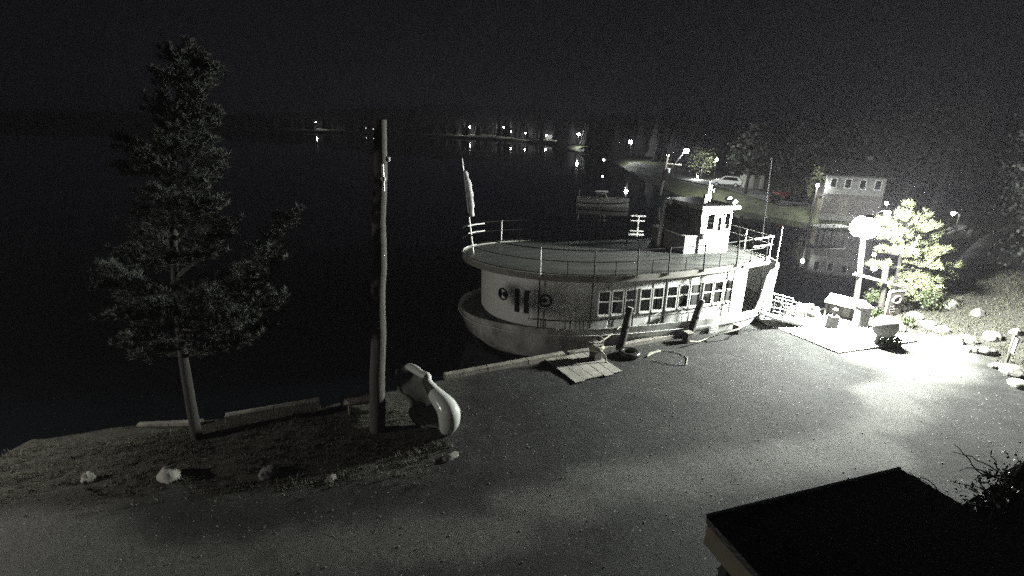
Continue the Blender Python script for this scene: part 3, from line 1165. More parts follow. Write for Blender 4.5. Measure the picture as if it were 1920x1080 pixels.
# ---- tyre
ty = empty('tyre', at(1180, 662, 0.1), 'black tyre lying flat on the gravel by the leaning pile', 'tyre')
MB().tube([(0.33 * math.cos(2 * math.pi * k / 28), 0.33 * math.sin(2 * math.pi * k / 28), 0) for k in range(28)], 0.115, 12, closed=True).build('tread', M_rubber, ty, smooth=True)
MB().tube([(0.23 * math.cos(2 * math.pi * k / 28), 0.23 * math.sin(2 * math.pi * k / 28), 0.06) for k in range(28)], 0.03, 8, closed=True).build('bead', M_rubber, ty, smooth=True)

# ---- flat boards
bd = empty('board_platform', at(1080, 690), 'pale flat boards laid on the gravel at the dock edge', 'boards', A26)
for k in range(5):
    L_ = 2.0 + 0.25 * rnd.random()
    MB().box((-0.55 + k * 0.42, -0.05 + 0.1 * rnd.random(), 0.06 + 0.01 * rnd.random()), (0.40, L_, 0.04)).build('board', M_ply, bd, bevel=0.006)

# ---- timber seawall: curb beams laid along the edge
def beam(a, b, wd, h, z, label, m_=M_wood):
    a, b = Vector(a), Vector(b)
    c = (a + b) / 2
    o = empty('seawall_timber', (c.x, c.y, z), label, 'timber', group='timbers edging the dock')
    d = (b - a)
    n = max(2, int(d.length / 1.6))
    ca = a - c
    for k in range(n):
        p, q = ca + d * (k / n), ca + d * ((k + 1) / n - 0.006)
        MB().bar(Vector((p.x, p.y, 0)), Vector((q.x, q.y, 0)), wd * (0.95 + 0.1 * rnd.random()), h, ).build('plank', m_, o, bevel=0.012)
    dn = d.normalized()
    side = Vector((-dn.y, dn.x))
    for k in range(max(2, int(d.length / 1.2))):
        p = ca + dn * (0.4 + k * 1.2) + side * 0.16
        MB().tube([(p.x, p.y, -2.6), (p.x, p.y, 0.0)], 0.09, 8).build('stake', M_pile, o)
    return o


beam((-2.3, 16.18), (2.1, 18.25), 0.22, 0.22, 0.08, 'grey timber curb between the slide and the flat boards')
beam((2.25, 18.32), (4.2, 19.1), 0.22, 0.20, 0.07, 'grey timber curb behind the flat boards')
beam((4.5, 19.25), (7.5, 20.7), 0.22, 0.2, 0.06, 'timber curb along the boat between the two tall piles')
beam((7.7, 20.8), (11.6, 22.85), 0.22, 0.2, 0.06, 'timber curb along the boat towards the bow')
beam((-8.3, 13.1), (-5.9, 14.15), 0.24, 0.26, 0.14, 'broken grey timber at the water edge between pine and pole')
beam((-10.6, 12.72), (-8.9, 12.95), 0.16, 0.16, 0.08, 'thin grey timber at the water edge behind the pine trunk')

# small wooden bench-like frame beside the pole
wf = empty('wooden_rack', at(688, 770), 'small broken wooden frame at the water edge beside the pole', 'wooden frame')
q = [at(640, 745, 0.35), at(700, 737, 0.35), at(712, 752, 0.35), at(655, 760, 0.35)]
q = [p - wf.location for p in q]
MB().prism(q, (0, 0, 1), 0.06).build('top', M_wood, wf)
for p in q:
    MB().tube([p - Vector((0, 0, 0.75)), p + Vector((0, 0, 0.02))], 0.05, 8).build('leg', M_wood, wf)

# ---- tall pole
pb = at(707, 806)
pt = atY(714, 224, pb.y)
pole = empty('wooden_pole', pb, 'tall bare weathered wooden pole at the water edge', 'pole')
d = pt - pb
mb = MB()
pts = [d * (k / 14) + Vector((0.02 * math.sin(k * 1.7), 0.02 * math.cos(k * 2.3), 0)) for k in range(15)]
pts[0] = -d * 0.05
mb.tube(pts, [0.225 - 0.075 * k / 14 for k in range(15)], 16)
mb.build('shaft', M_pole, pole, smooth=True)
kk = atY(717, 330, pb.y) - pb
MB().tube([kk + Vector((0.06, -0.17, -0.35)), kk + Vector((0.06, -0.17, 0.3))], 0.03, 8).build('conduit', M_pipe, pole)
MB().ball(kk + Vector((0.07, -0.2, -0.05)), 0.07, 8).build('insulator', M_white, pole)
for px, py in ((721, 292), (728, 299)):
    i_ = atY(px, py, pb.y) - pb
    br = MB().tube([Vector((d.x * 0.9, 0, i_.z - 0.05)), i_], 0.015, 6).build('bracket', M_metal, pole)
    MB().lathe([(0.03, -0.05), (0.06, -0.02), (0.04, 0.02), (0.055, 0.05), (0.02, 0.07)], i_, 10).build('insulator', M_white, br)


# ---- white moulded slide lying by the pole
def build_slide():
    Y0 = at(835, 812).y
    o = empty('water_slide', at(800, 812), 'white glossy moulded slide chute standing on edge beside the wooden pole', 'slide')
    # spine of the outer lip in the picture, then the trough behind it
    lip = [(757, 688, 2.2), (768, 688, 1.9), (780, 694, 1.5), (790, 701, 1.1), (801, 706, 0.85), (801, 716, 0.75), (812, 733, 0.55), (824, 748, 0.3), (836, 762, 0.12), (842, 776, 0.0), (842, 790, 0.0), (838, 802, 0.05), (833, 810, 0.15)]
    rs = [0.05, 0.12, 0.14, 0.11, 0.12, 0.14, 0.20, 0.26, 0.31, 0.33, 0.31, 0.24, 0.10]
    P = [atY(x, y, Y0 + dy) - o.location for x, y, dy in lip]
    # smooth spline of the lip
    def cr(P, R, n=6):
        out, rr = [], []
        for i in range(len(P) - 1):
            p0, p1, p2, p3 = P[max(0, i - 1)], P[i], P[i + 1], P[min(len(P) - 1, i + 2)]
            for k in range(n):
                t = k / n
                out.append(0.5 * ((2 * p1) + (p2 - p0) * t + (2 * p0 - 5 * p1 + 4 * p2 - p3) * t * t + (3 * p1 - p0 - 3 * p2 + p3) * t ** 3))
                rr.append(R[i] * (1 - t) + R[i + 1] * t)
        return out + [P[-1]], rr + [R[-1]]
    L1, R1 = cr(P, rs)
    MB().tube(L1, R1, 14).build('lip', M_fibre, o, smooth=True)
    # inner lip
    lip2 = [(744, 694, 2.3), (745, 715, 2.0), (752, 737, 1.6), (765, 746, 1.2), (773, 758, 0.8), (772, 772, 0.6), (778, 786, 0.45), (795, 800, 0.3), (815, 810, 0.2), (836, 812, 0.15)]
    P2 = [atY(x, y, Y0 + dy) - o.location for x, y, dy in lip2]
    L2, R2 = cr(P2, [0.03, 0.05, 0.06, 0.07, 0.09, 0.10, 0.09, 0.07, 0.05, 0.03])
    MB().tube(L2, R2, 12).build('lip', M_fibre_shade, o, smooth=True)
    # trough between the lips: bulges away from the viewer
    n, C = 40, 12
    vs, fs = [], []
    for i in range(n + 1):
        u = i / n
        a = L1[int(u * (len(L1) - 1))]
        b = L2[int(u * (len(L2) - 1))]
        wid = (b - a).length
        for c in range(C + 1):
            t = c / C
            p = a.lerp(b, t) + Vector((0.1, 0.55 * min(0.9, wid), -0.05)) * math.sin(math.pi * t)
            p.z = max(p.z, 0.04)
            vs.append(p)
    for i in range(n):
        for c in range(C):
            q = i * (C + 1) + c
            fs.append((q, q + 1, q + C + 2, q + C + 1))
    tr = MB().add(vs, fs).build('trough', M_fibre_shade, o, smooth=True)
    sm = tr.modifiers.new('thick', 'SOLIDIFY')
    sm.thickness = 0.02
    # moulded knob on the crest
    MB().ball(atY(799, 705, Y0 + 0.85) - o.location, 0.10, 12, (1, 1, 0.9)).build('knob', M_fibre, o, smooth=True)


build_slide()


# ---- rocks
def rock(px, py, r, label, m_=M_rock, sq=(1.1, 0.9, 0.8), group=None, name='rock', zoff=0.0, cat='rock'):
    p = at(px, py)
    p.z = ground_z(p.x, p.y)
    mb = MB().ball((0, 0, 0), r, 20, sq, 0.34, px * 0.37 + py)
    o = mb.build(name, m_, smooth=True)
    o.location = (p.x, p.y, p.z + r * sq[2] * (0.22 + zoff))
    o.rotation_euler = (0, 0, px * 1.7)
    return tag(o, label, cat, group)


rock(166, 903, 0.19, 'small pale stone casting a shadow on the left verge', sq=(0.6, 0.8, 1.0))
rock(321, 900, 0.27, 'rounded pale boulder on the verge below the pine trunk')
rock(505, 890, 0.22, 'dull dark stone on the verge between pine and slide', M_rock2)
rock(845, 858, 0.16, 'flat dark stone on the gravel before the slide', M_rock2, (1.6, 0.9, 0.5))
rock(620, 900, 0.13, 'small half buried stone at the edge of the gravel', M_rock2, (1.3, 0.9, 0.6))

# ---- grass and weeds (stuff)
def blades(mb, p, h, n, spread, w_=0.012):
    for _ in range(n):
        a = rnd.random() * 6.283
        r = spread * math.sqrt(rnd.random())
        b = p + Vector((r * math.cos(a), r * math.sin(a), -0.01))
        l = h * (0.4 + 0.8 * rnd.random())
        lean = Vector((rnd.gauss(0, 0.45), rnd.gauss(0, 0.45), 1)) * l
        s = Vector((math.cos(a + 1.3), math.sin(a + 1.3), 0)) * w_
        mb.add([b - s, b + s, b + lean], [(0, 1, 2)])


mb = MB()
for _ in range(3600):
    x = rnd.uniform(-16, -1.2)
    y = rnd.uniform(9.2, 14.0)
    if y > shore_y(x) - 0.5:
        continue
    if grassy(x, y) * (0.55 + 0.9 * noise.noise(Vector((x * 0.9, y * 0.9, 12)))) < rnd.random() * 0.6:
        continue
    blades(mb, Vector((x, y, ground_z(x, y))), 0.10, 6, 0.10)
for px, py in ((800, 826), (785, 838), (812, 832), (775, 845), (760, 855), (835, 838), (540, 905), (650, 895), (440, 912)):
    p = at(px, py)
    blades(mb, p, 0.16, 50, 0.22)
tag(mb.build('grass', M_grass, fix=False), 'short autumn grass and weeds on the shore verge', 'grass', kind='stuff')
mb = MB()
for _ in range(5200):
    x = rnd.uniform(16, 30)
    y = rnd.uniform(12, 33)
    g = grassy(x, y)
    if g < 0.4 + 0.4 * rnd.random() or (y > 22 + (x - 13) * 0.6):
        continue
    blades(mb, Vector((x, y, ground_z(x, y))), 0.16, 5, 0.18, 0.02)
tag(mb.build('grass', M_grass, fix=False), 'rough grass on the bank behind the boulders', 'grass', kind='stuff')
# loose stones
mb = MB()
for _ in range(2600):
    x = rnd.uniform(-13, 18)
    y = rnd.uniform(6.5, 20)
    if (y > 15.5 + 0.48 * (x - 0.0) - 0.5) and x < 12:
        continue
    if y > 16.5 + 0.45 * x:
        continue
    r = 0.008 + 0.016 * rnd.random() ** 4
    mb.ball((x, y, ground_z(x, y) + r * 0.4), r, 6, (1.3, 1, 0.7))
tag(mb.build('gravel', M_rock, smooth=False, fix=False), 'loose pale stones scattered over the gravel lot', 'gravel', kind='stuff')


# =================================================================== TREES
def spray(mb, p, d, L, n, wid):
    """a tuft of needles growing from p along d"""
    d = d.normalized()
    s = d.cross(Vector((0.3, 0.2, 1))).normalized()
    t = d.cross(s)
    for _ in range(n):
        u = rnd.random()
        b = p + d * (L * 0.7 * u)
        a = rnd.random() * 6.283
        dirn = (d * 0.75 + (s * math.cos(a) + t * math.sin(a)) * 0.8).normalized()
        l = L * (0.5 + 0.5 * rnd.random())
        sd2 = dirn.cross(Vector((rnd.random() - .5, rnd.random() - .5, rnd.random() - .5))).normalized() * wid
        mb.add([b - sd2, b + sd2, b + dirn * l], [(0, 1, 2)])


def pine(name, base, axis_pts, limbs, label, group=None, needle=M_needle, L=0.30, wid=0.010, dens=1.0, r0=0.13, cat='tree', nb=34):
    """axis_pts: trunk points (world); limbs: (start, tip, spread radius)"""
    o = empty(name, base, label, cat, group=group)
    A = [Vector(p) - Vector(base) for p in axis_pts]
    k = len(A)
    MB().tube(A, [r0 * (1 - 0.9 * i / (k - 1)) for i in range(k)], 10).build('trunk', M_bark, o, smooth=True)
    lb, fo = MB(), MB()
    for s, t, sp in limbs:
        s, t = Vector(s) - Vector(base), Vector(t) - Vector(base)
        d = t - s
        ln = d.length
        mid = s.lerp(t, 0.5) + Vector((0, 0, -0.06 * ln))
        lb.tube([s, mid, t], [0.035 + 0.008 * ln, 0.025, 0.01], 6)
        n = int(max(5, ln * 13 * dens * (0.6 + sp)))
        for i in range(n):
            u = 0.22 + 0.78 * rnd.random() ** 0.8
            q = (s.lerp(mid, u * 2) if u < 0.5 else mid.lerp(t, u * 2 - 1))
            rr = sp * (1.1 - 0.55 * u)
            off = Vector((rnd.gauss(0, 0.45), rnd.gauss(0, 0.45), abs(rnd.gauss(0, 0.28)) - 0.06)) * rr
            tip = q + off
            if off.length > 0.25:
                lb.tube([q, tip], [0.008, 0.004], 4, cap=False)
            dirn = (off * 0.8 + d.normalized() * 0.7 + Vector((0, 0, 0.5)))
            spray(fo, tip, dirn, L, nb, wid)
    lb.build('limbs', M_bark, o)
    fo.build('crown', needle, o, fix=False)
    return o


TB = at(370, 824)
TY = TB.y


def tp(px, py, dy=0.0):
    return atY(px, py, TY + dy)


# trunk and limbs of the white pine, traced as world points at the tree's own distance
AX = [TB - Vector((0, 0, 0.3)), tp(360, 770, 0), tp(345, 680, .05), tp(336, 600, .05), tp(329, 520, .1), tp(325, 440, .1), tp(325, 360, .15), tp(326, 280, .15), tp(330, 200, .2), tp(345, 120, .2), tp(352, 96, .2)]
LIMB = [  # start px, tip px, depth, spread
    (344, 668, 500, 615, -0.5, .55), (344, 668, 235, 640, 0.3, .6), (340, 640, 525, 560, .4, .6), (338, 625, 552, 400, .1, .38), (338, 630, 520, 480, -.6, .55), (336, 620, 450, 590, -1.3, .6), (338, 640, 300, 660, -1.2, .45),
    (336, 600, 205, 500, .5, .6), (335, 590, 215, 600, -.5, .6), (335, 580, 270, 640, -1.2, .55), (334, 560, 470, 510, .9, .6), (332, 560, 400, 560, -1.3, .6), (334, 575, 250, 560, 1.2, .6), (332, 550, 190, 540, -.2, .45),
    (330, 520, 420, 420, -.4, .55), (329, 510, 240, 470, -.3, .55), (329, 500, 400, 470, 1.0, .55), (328, 480, 300, 500, -1.0, .5), (328, 470, 270, 430, .9, .5), (327, 450, 405, 380, -.2, .5), (326, 440, 265, 400, -.4, .5),
    (325, 420, 390, 330, .5, .5), (325, 400, 285, 360, .5, .45), (325, 390, 350, 380, -.9, .5), (325, 380, 415, 300, -.2, .42), (325, 360, 235, 265, -.2, .5), (325, 350, 255, 300, .4, .5), (325, 345, 390, 260, .3, .45), (326, 330, 225, 315, .2, .4),
    (326, 310, 300, 255, -.7, .45), (326, 300, 360, 240, -.5, .42), (326, 280, 400, 215, .1, .38), (327, 270, 290, 190, .1, .36), (328, 250, 375, 170, -.3, .36), (329, 230, 300, 140, .2, .34), (331, 210, 405, 130, .1, .3), (333, 190, 340, 120, -.3, .34),
    (336, 170, 385, 110, .2, .26), (340, 140, 320, 95, .1, .24), (345, 120, 355, 85, 0, .22)]
limbs = [(tp(a, b, .1), tp(c, dd_, dy), sp * 1.15) for a, b, c, dd_, dy, sp in LIMB]
pine('pine_tree', TB, AX, limbs, 'tall dim white pine with a bare leaning lower trunk on the shore verge', L=0.18, wid=0.0065, dens=3.3, r0=0.15, nb=46)
# bare twig low on the trunk
# lamp-side pine behind the sign
LP = Vector((16.55, 23.2, 0))
PB = Vector((20.1, 25.9, 0))


def pq(px, py, Y):
    return atY(px, py, Y)


AX2 = [PB - Vector((0, 0, .3)), PB + Vector((0.1, 0, 1.2)), PB + Vector((0.0, 0.05, 2.4)), PB + Vector((-0.1, .1, 3.6)), PB + Vector((0, .1, 4.9))]
l2 = []
for a_h, px, py, Y, sp in ((1.4, 1775, 520, 25.6, .6), (1.5, 1750, 545, 24.7, .55), (1.7, 1705, 560, 24.0, .5), (1.9, 1785, 495, 26.4, .55), (2.0, 1640, 500, 25.5, .5), (2.2, 1770, 470, 25.3, .6), (2.4, 1740, 500, 24.2, .6), (2.6, 1650, 470, 26.4, .6),
                            (2.8, 1755, 440, 26.4, .6), (3.0, 1700, 480, 24.0, .6), (3.2, 1655, 440, 25.2, .55), (3.4, 1745, 425, 25.2, .5), (3.6, 1690, 440, 24.3, .5), (3.8, 1650, 415, 26.2, .5), (4.0, 1725, 405, 25.8, .5), (4.3, 1690, 400, 25.0, .45), (4.6, 1700, 385, 25.6, .4),
                            (1.3, 1720, 570, 26.5, .6), (1.25, 1665, 540, 26.5, .5)):
    l2.append((PB + Vector((0, 0.05, a_h)), pq(px, py, max(24.75, Y + .4)), sp))
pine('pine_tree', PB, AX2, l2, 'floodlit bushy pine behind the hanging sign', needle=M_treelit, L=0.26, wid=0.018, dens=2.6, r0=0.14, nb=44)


def round_tree(name, p, h, r, label, m_, group=None, n=420, leaf=0.22, trunk=0.35, squash=1.0, bare=False, cat='tree'):
    o = empty(name, p, label, cat, group=group)
    A = [Vector((0, 0, -0.4)), Vector((0.05 * r, 0, h * trunk)), Vector((-0.03 * r, 0.02, h * 0.7)), Vector((0, 0, h * 0.95))]
    r0 = 0.025 * h + 0.05
    tb = MB().tube(A, [r0, r0 * .8, r0 * .4, r0 * .1], 8)
    fo = MB()
    K = 16
    cs = []
    for i in range(K):
        a = i * 2.4
        zz = h * trunk + (h * (1 - trunk)) * ((i + 0.5) / K)
        q = 1 - abs(2 * (zz - h * trunk) / (h * (1 - trunk)) - 0.75) * 0.55
        e = Vector((r * 0.75 * q * math.cos(a), r * 0.75 * q * math.sin(a), zz * 0.98))
        tb.tube([Vector((0, 0, max(h * trunk * 0.8, zz - 0.3 * r))), e], [r0 * .35, r0 * .06], 5)
        cs.append((e, r * (0.30 + 0.2 * rnd.random())))
    tb.build('trunk', M_bark, o)
    for i in range(n):
        c, cr_ = cs[rnd.randrange(K)]
        p_ = c + Vector((rnd.gauss(0, .5), rnd.gauss(0, .5), rnd.gauss(0, .4))) * cr_
        nn = Vector((rnd.gauss(0, 1), rnd.gauss(0, 1), rnd.gauss(0, 1))).normalized()
        s = nn.orthogonal().normalized() * leaf * (0.5 + rnd.random())
        t = nn.cross(s)
        fo.add([p_ - s * .6, p_ + t * .5, p_ + s * .8, p_ - t * .5], [(0, 1, 2, 3)])
    fo.build('crown', m_, o, fix=False)
    return o


# =================================================================== SIGN, LAMP, DOCK FURNITURE
sf = empty('sign_frame', LP, 'timber post frame with crossbar carrying the flood lamp and hanging sign', 'sign frame')
lamp_xy = atY(1626, 428, LP.y)
ptop = Vector((lamp_xy.x - LP.x - 0.12, 0, lamp_xy.z - 0.15))
MB().tube([(0, 0, -0.4), ptop * 0.5, ptop], [0.13, 0.12, 0.11], 12).build('post', M_pole, sf, smooth=True)
P2 = at(1652, 592) - LP
p2t = atY(1662, 497, P2.y + LP.y) - LP
MB().tube([P2 - Vector((0, 0, .4)), p2t], [0.14, 0.13], 12).build('post', M_pile, sf, smooth=True)
x0 = atY(1606, 514, LP.y - .14) - LP
x1 = atY(1665, 530, P2.y + LP.y - .16) - LP
dx = (x1 - x0)
MB().bar(x0 - dx * 0.05, x0 + dx * 1.68, 0.13, 0.13).build('crossbar', M_wood, sf)
# hanging sign
hs0 = x0 + dx * 1.14
hs1 = x0 + dx * 1.62
sg = empty('hanging_sign', LP + (hs0 + hs1) / 2, 'dark square sign board hung from the crossbar, with pale round emblem', 'sign')
e0, e1 = (hs0 - hs1) / 2, (hs1 - hs0) / 2
ud = dx.normalized()
ud.z = 0
ud.normalize()
fn = Vector((ud.y, -ud.x, 0))
SW, SH = 1.0, 1.2
Ms = Matrix((ud, fn, Vector((0, 0, 1)))).transposed()
cs_ = Vector((0, 0, -0.30 - SH / 2))
brd = MB().box(cs_, (SW, 0.06, SH), M=Ms).build('board', M_signw, sg, bevel=0.015)
MB().bar(cs_ - ud * (SW / 2 + .03) - Vector((0, 0, SH / 2)), cs_ - ud * (SW / 2 + .03) + Vector((0, 0, SH / 2 + .1)), 0.05, 0.09).build('edge_strip', M_white, sg)
MB().bar(cs_ - ud * (SW / 2) + Vector((0, 0, SH / 2 + .05)), cs_ + ud * (SW / 2) + Vector((0, 0, SH / 2 + .05)), 0.10, 0.09).build('top_strip', M_white, sg)
for s in (-.35, .35):
    MB().tube([cs_ + ud * s + Vector((0, 0, SH / 2 + .08)), cs_ + ud * s + Vector((0, 0, SH / 2 + 0.34))], 0.015, 6).build('hanger', M_metal, sg)
Mr = Matrix((ud, Vector((0, 0, 1)), fn)).transposed()
mb = MB()
ring = [cs_ + fn * 0.045 + ud * (0.24 * math.cos(a * math.pi / 12)) + Vector((0, 0, 0.20 + 0.17 * math.sin(a * math.pi / 12))) for a in range(24)]
mb.tube(ring, 0.06, 6, closed=True)
mb.build('emblem', M_signl, brd, smooth=True)
mb = MB()
for z, wl_ in ((-0.16, .62), (-0.30, .70), (-0.43, .5)):
    k = int(wl_ / 0.085)
    for i in range(k):
        hh = 0.05 + 0.03 * ((i * 7 + int(z * 100)) % 3)
        mb.box(cs_ + fn * 0.036 + ud * (-wl_ / 2 + 0.085 * i) + Vector((0, 0, z)), (0.045, 0.012, hh * 0.9), M=Ms)
mb.build('worn_lettering', mat('worn_letter_paint', (0.17, 0.155, 0.14), 0.6, 0.3, 12), brd)

# flood lamp: hood, neck and globe, with an added dish shielding the far shore
LPOS = atY(1626, 428, LP.y - 1.15)
fl = empty('flood_lamp', LPOS, 'dazzling white flood lamp on top of the sign post', 'lamp')
MB().tube([ptop + LP - LPOS, Vector((-.03, .02, .2)), Vector((0, 0, .55))], 0.04, 8).build('neck', M_metal, fl)
MB().lathe([(0.05, 0.60), (0.12, 0.58), (0.22, 0.51), (0.23, 0.48), (0.20, 0.48), (0.08, 0.52)], (0, 0, 0), 20).build('hood', M_metal, fl, smooth=True)
_ax = Vector((math.cos(rad(97)), math.sin(rad(97)), 0.0))
_sx = Vector((0, 0, 1)).cross(_ax)
_Md = Matrix((_sx, Vector((0, 0, 1)), _ax)).transposed()
prof = [(.64 * math.sin(rad(a)), .60 * math.cos(rad(a))) for a in range(4, 45, 4)] + [(.67 * math.sin(rad(a)), .63 * math.cos(rad(a))) for a in range(44, 3, -4)]
MB().lathe(prof, (0, 0, 0), 28, _Md).build('shield_dish', M_metal, fl, smooth=True)
MB().ball((0, 0, 0), 0.45, 24).build('globe', M_main, fl, smooth=True)

# slant-topped stand, white post, white cabinet
bn = empty('notice_stand', at(1580, 602), 'low wooden stand with a slanting white top beside the white cabinet', 'stand')
L0, R0 = at(1547, 590) - bn.location, at(1608, 606) - bn.location
dv = (R0 - L0).normalized()
nb_ = Vector((dv.y, -dv.x, 0))
Mb = Matrix((dv, -nb_, Vector((0, 0, 1)))).transposed()
wl_ = (R0 - L0).length
cc = (L0 + R0) / 2
Mt = Mb @ Matrix.Rotation(rad(22), 3, 'X')
MB().box(cc + Vector((0, 0, .88)), (wl_ * 1.08, 0.8, 0.05), M=Mt).build('top', M_white, bn, bevel=0.01)
MB().box(cc + Vector((0, 0, .42)) - nb_ * 0.05, (wl_ * .9, 0.05, .62), M=Mb).build('back_panel', M_wood, bn)
for s in (-.3, .12):
    MB().box(cc + nb_ * 0.02 + dv * (s * wl_) + Vector((0, 0, .38)), (0.3, 0.06, .42), M=Mb).build('notice', M_conc, bn)
for s in (-.47, .47):
    MB().box(cc + dv * (s * wl_) + Vector((0, 0, .4)), (0.09, 0.5, .82), M=Mb).build('leg', M_wood, bn)
wp = empty('white_post', at(1558, 616), 'short white post with a round cap at the edge of the apron', 'post')
MB().box((0, 0, .32), (0.36, 0.36, .64)).build('pedestal', M_white, wp, bevel=0.02)
MB().tube([(0, 0, .62), (0, 0, .82)], .07, 10).ball((0, 0, .9), .11, 12).build('cap', M_white, wp, smooth=True)
wc = empty('white_cabinet', at(1611, 613), 'white square cabinet with a peaked lid beside the sign post', 'cabinet')
MB().box((0, 0, .5), (0.48, 0.42, 1.0)).build('case', M_white, wc, bevel=0.015)
MB().lathe([(0.40, 0.0), (0.40, .05), (0.02, .22)], (0, 0, 1.0), 4, Matrix.Rotation(rad(45), 3, 'Z')).build('lid', M_white, wc)
st = empty('dock_block', at(1525, 596), 'squat stone block on the dock edge right of the gangway', 'block')
MB().ball((0, 0, .2), .3, 14, (1, .8, .9), .3, 4).build('stone', M_rock, st, smooth=True)
MB().box((0, 0, .48), (.3, .25, .12)).build('cap', M_conc, st, bevel=0.02)
cu = beam((13.6, 24.0), (15.3, 24.7), .2, .3, .12, 'pale curb timber right of the gangway', M_conc)

# white dome figure: covered round planter on one leg with plants round its foot
pl_ = empty('covered_planter', at(1652, 645), 'white rounded planter on a stand with plants at its foot, in full lamp glare', 'planter')
MB().lathe([(0.30, .42), (0.42, .55), (0.48, .8), (0.44, 1.05), (0.28, 1.22), (0.06, 1.28)], (0, 0, 0), 20).build('bowl', M_white, pl_, smooth=True)
MB().tube([(-.25, -.05, 0), (-.2, 0, .3), (-.15, 0, .55)], [.09, .08, .1], 10).build('leg', M_white, pl_, smooth=True)
MB().tube([(.2, .1, 0), (.16, .05, .55)], [.08, .09], 10).build('leg', M_white, pl_, smooth=True)
mb = MB()
for _ in range(420):
    p_ = Vector((rnd.uniform(-.2, .65), rnd.uniform(-.35, .15), 0.02 + 0.35 * rnd.random() ** 1.5))
    nn = Vector((rnd.gauss(0, 1), rnd.gauss(0, 1), rnd.gauss(0, 1))).normalized()
    s = nn.orthogonal().normalized() * .07
    t = nn.cross(s)
    mb.add([p_ - s, p_ + t * .6, p_ + s, p_ - t * .6], [(0, 1, 2, 3)])
mb.build('plants', M_leaf, pl_, fix=False)
tag(rope('fallen_staff', [at(1692, 655, .05), at(1708, 660, .04), at(1724, 668, .03)], 0.02, 'thin dark staff lying on the bright ground'), cat='staff')


def shrub(p, r, h, label, n=700, m_=M_leaf, leaf=.06, group=None):
    o = empty('shrub', p, label, 'shrub', group=group)
    tb, fo = MB(), MB()
    tips = []
    for i in range(14):
        a = i * 2.39
        e = Vector((r * .7 * math.cos(a) * rnd.random(), r * .7 * math.sin(a) * rnd.random(), h * (.5 + .5 * rnd.random())))
        tb.tube([(0.1 * math.cos(a) * r, .1 * math.sin(a) * r, -.05), e], [.018, .005], 5)
        tips.append(e)
    for _ in range(n):
        e = tips[rnd.randrange(14)]
        p_ = e * (0.45 + .6 * rnd.random()) + Vector((rnd.gauss(0, .22), rnd.gauss(0, .22), rnd.gauss(0, .15))) * r
        p_.z = max(.02, p_.z)
        nn = Vector((rnd.gauss(0, 1), rnd.gauss(0, 1), rnd.gauss(0, 1))).normalized()
        s = nn.orthogonal().normalized() * leaf * (.6 + .8 * rnd.random())
        t = nn.cross(s)
        fo.add([p_ - s, p_ + t * .6, p_ + s, p_ - t * .6], [(0, 1, 2, 3)])
    tb.build('stems', M_bark, o)
    fo.build('leaves', m_, o, fix=False)
    return o


def gp(px, py):
    p = at(px, py)
    for _ in range(5):
        p = at(px, py, ground_z(p.x, p.y))
    return Vector((p.x, p.y, ground_z(p.x, p.y)))


shrub(gp(1645, 594), .32, .45, 'dark flowering shrub at the foot of the sign post')
shrub(gp(1730, 582), .95, 1.25, 'dark shrub in the shadow behind the sign board', 1100)
shrub(gp(1632, 572), .5, .8, 'pale green bush at the water edge behind the stand')
shrub(gp(1700, 612), .35, .5, 'small bright bush right of the sign', 350)
rock(1686, 618, .28, 'white sunken boulder right of the hanging sign', M_rock)
BD = [(1716, 596, .30), (1742, 612, .34), (1768, 620, .26), (1790, 640, .3), (1812, 640, .34), (1826, 660, .24), (1848, 664, .32), (1858, 640, .36), (1870, 690, .22), (1895, 700, .38), (1912, 726, .3), (1780, 580, .4), (1830, 600, .3), (1760, 560, .35), (1800, 545, .4)]
for i, (px, py, r) in enumerate(BD):
    rock(px, py, r, 'grey boulder half set in the grassy bank right of the sign', M_rock if i % 3 else M_rock2, (1.2, .9, .75), 'boulders along the right bank', 'boulder', cat='boulder')
# marker with white panel and little roof
mk = empty('marker_post', gp(1884, 690), 'white panel marker with a small grey roof on the right bank', 'marker')
MB().tube([(0, 0, -.2), (0, 0, 1.5)], .045, 8).build('post', M_pole, mk)
MB().box((0, -.04, 1.0), (.28, .05, .66), rz=rad(-100)).build('panel', M_white, mk, bevel=.01)
MB().lathe([(.22, 1.42), (.23, 1.46), (.14, 1.58), (.03, 1.64)], (0, 0, 0), 8).build('roof', M_wood, mk)

# =================================================================== FOREGROUND ROOFS
ZR = 5.35
ra, rb = at(1325, 970, ZR), at(1690, 880, ZR)
rdir = (rb - ra).normalized()
rn = Vector((rdir.y, -rdir.x, 0))
hb = empty('porch', (ra.x, ra.y, 0), 'near porch with a dark shingled roof and tan edge board', 'porch')


def hl_(p):
    return p - Vector((ra.x, ra.y, 0))


SL = -0.02
rW = (rb - ra).length
c_ = [hl_(ra), hl_(rb), hl_(rb) + rn * 4.0 + Vector((0.45, 0.0, SL * 4.0)), hl_(ra) + rn * 4.0 + Vector((0, 0, SL * 4.0))]
MB().prism([p - Vector((0, 0, .06)) for p in c_], (0, 0, 1), .06).build('roof', M_shingle, hb)
mb = MB()
mb.bar(c_[0] + rn * .02 - Vector((0, 0, .16)) + rdir * 0.012, c_[3] - Vector((0, 0, .16)) + rdir * 0.012, .03, .20)
mb.build('edge_board', M_fascia, hb)
MB().bar(c_[0] - Vector((0, 0, .10)) + rn * .03, c_[1] - Vector((0, 0, .10)) + rn * .03, .03, .09).build('gutter_board', M_fascia, hb)
MB().bar(c_[0] + Vector((0, 0, .005)) - rn * .012, c_[1] + Vector((0, 0, .005)) - rn * .012, .02, .022).build('drip_edge', M_metal, hb)
MB().add([c_[k] + Vector((0, 0, -.14)) for k in range(4)], [(0, 1, 2, 3)]).build('soffit', M_fascia, hb)
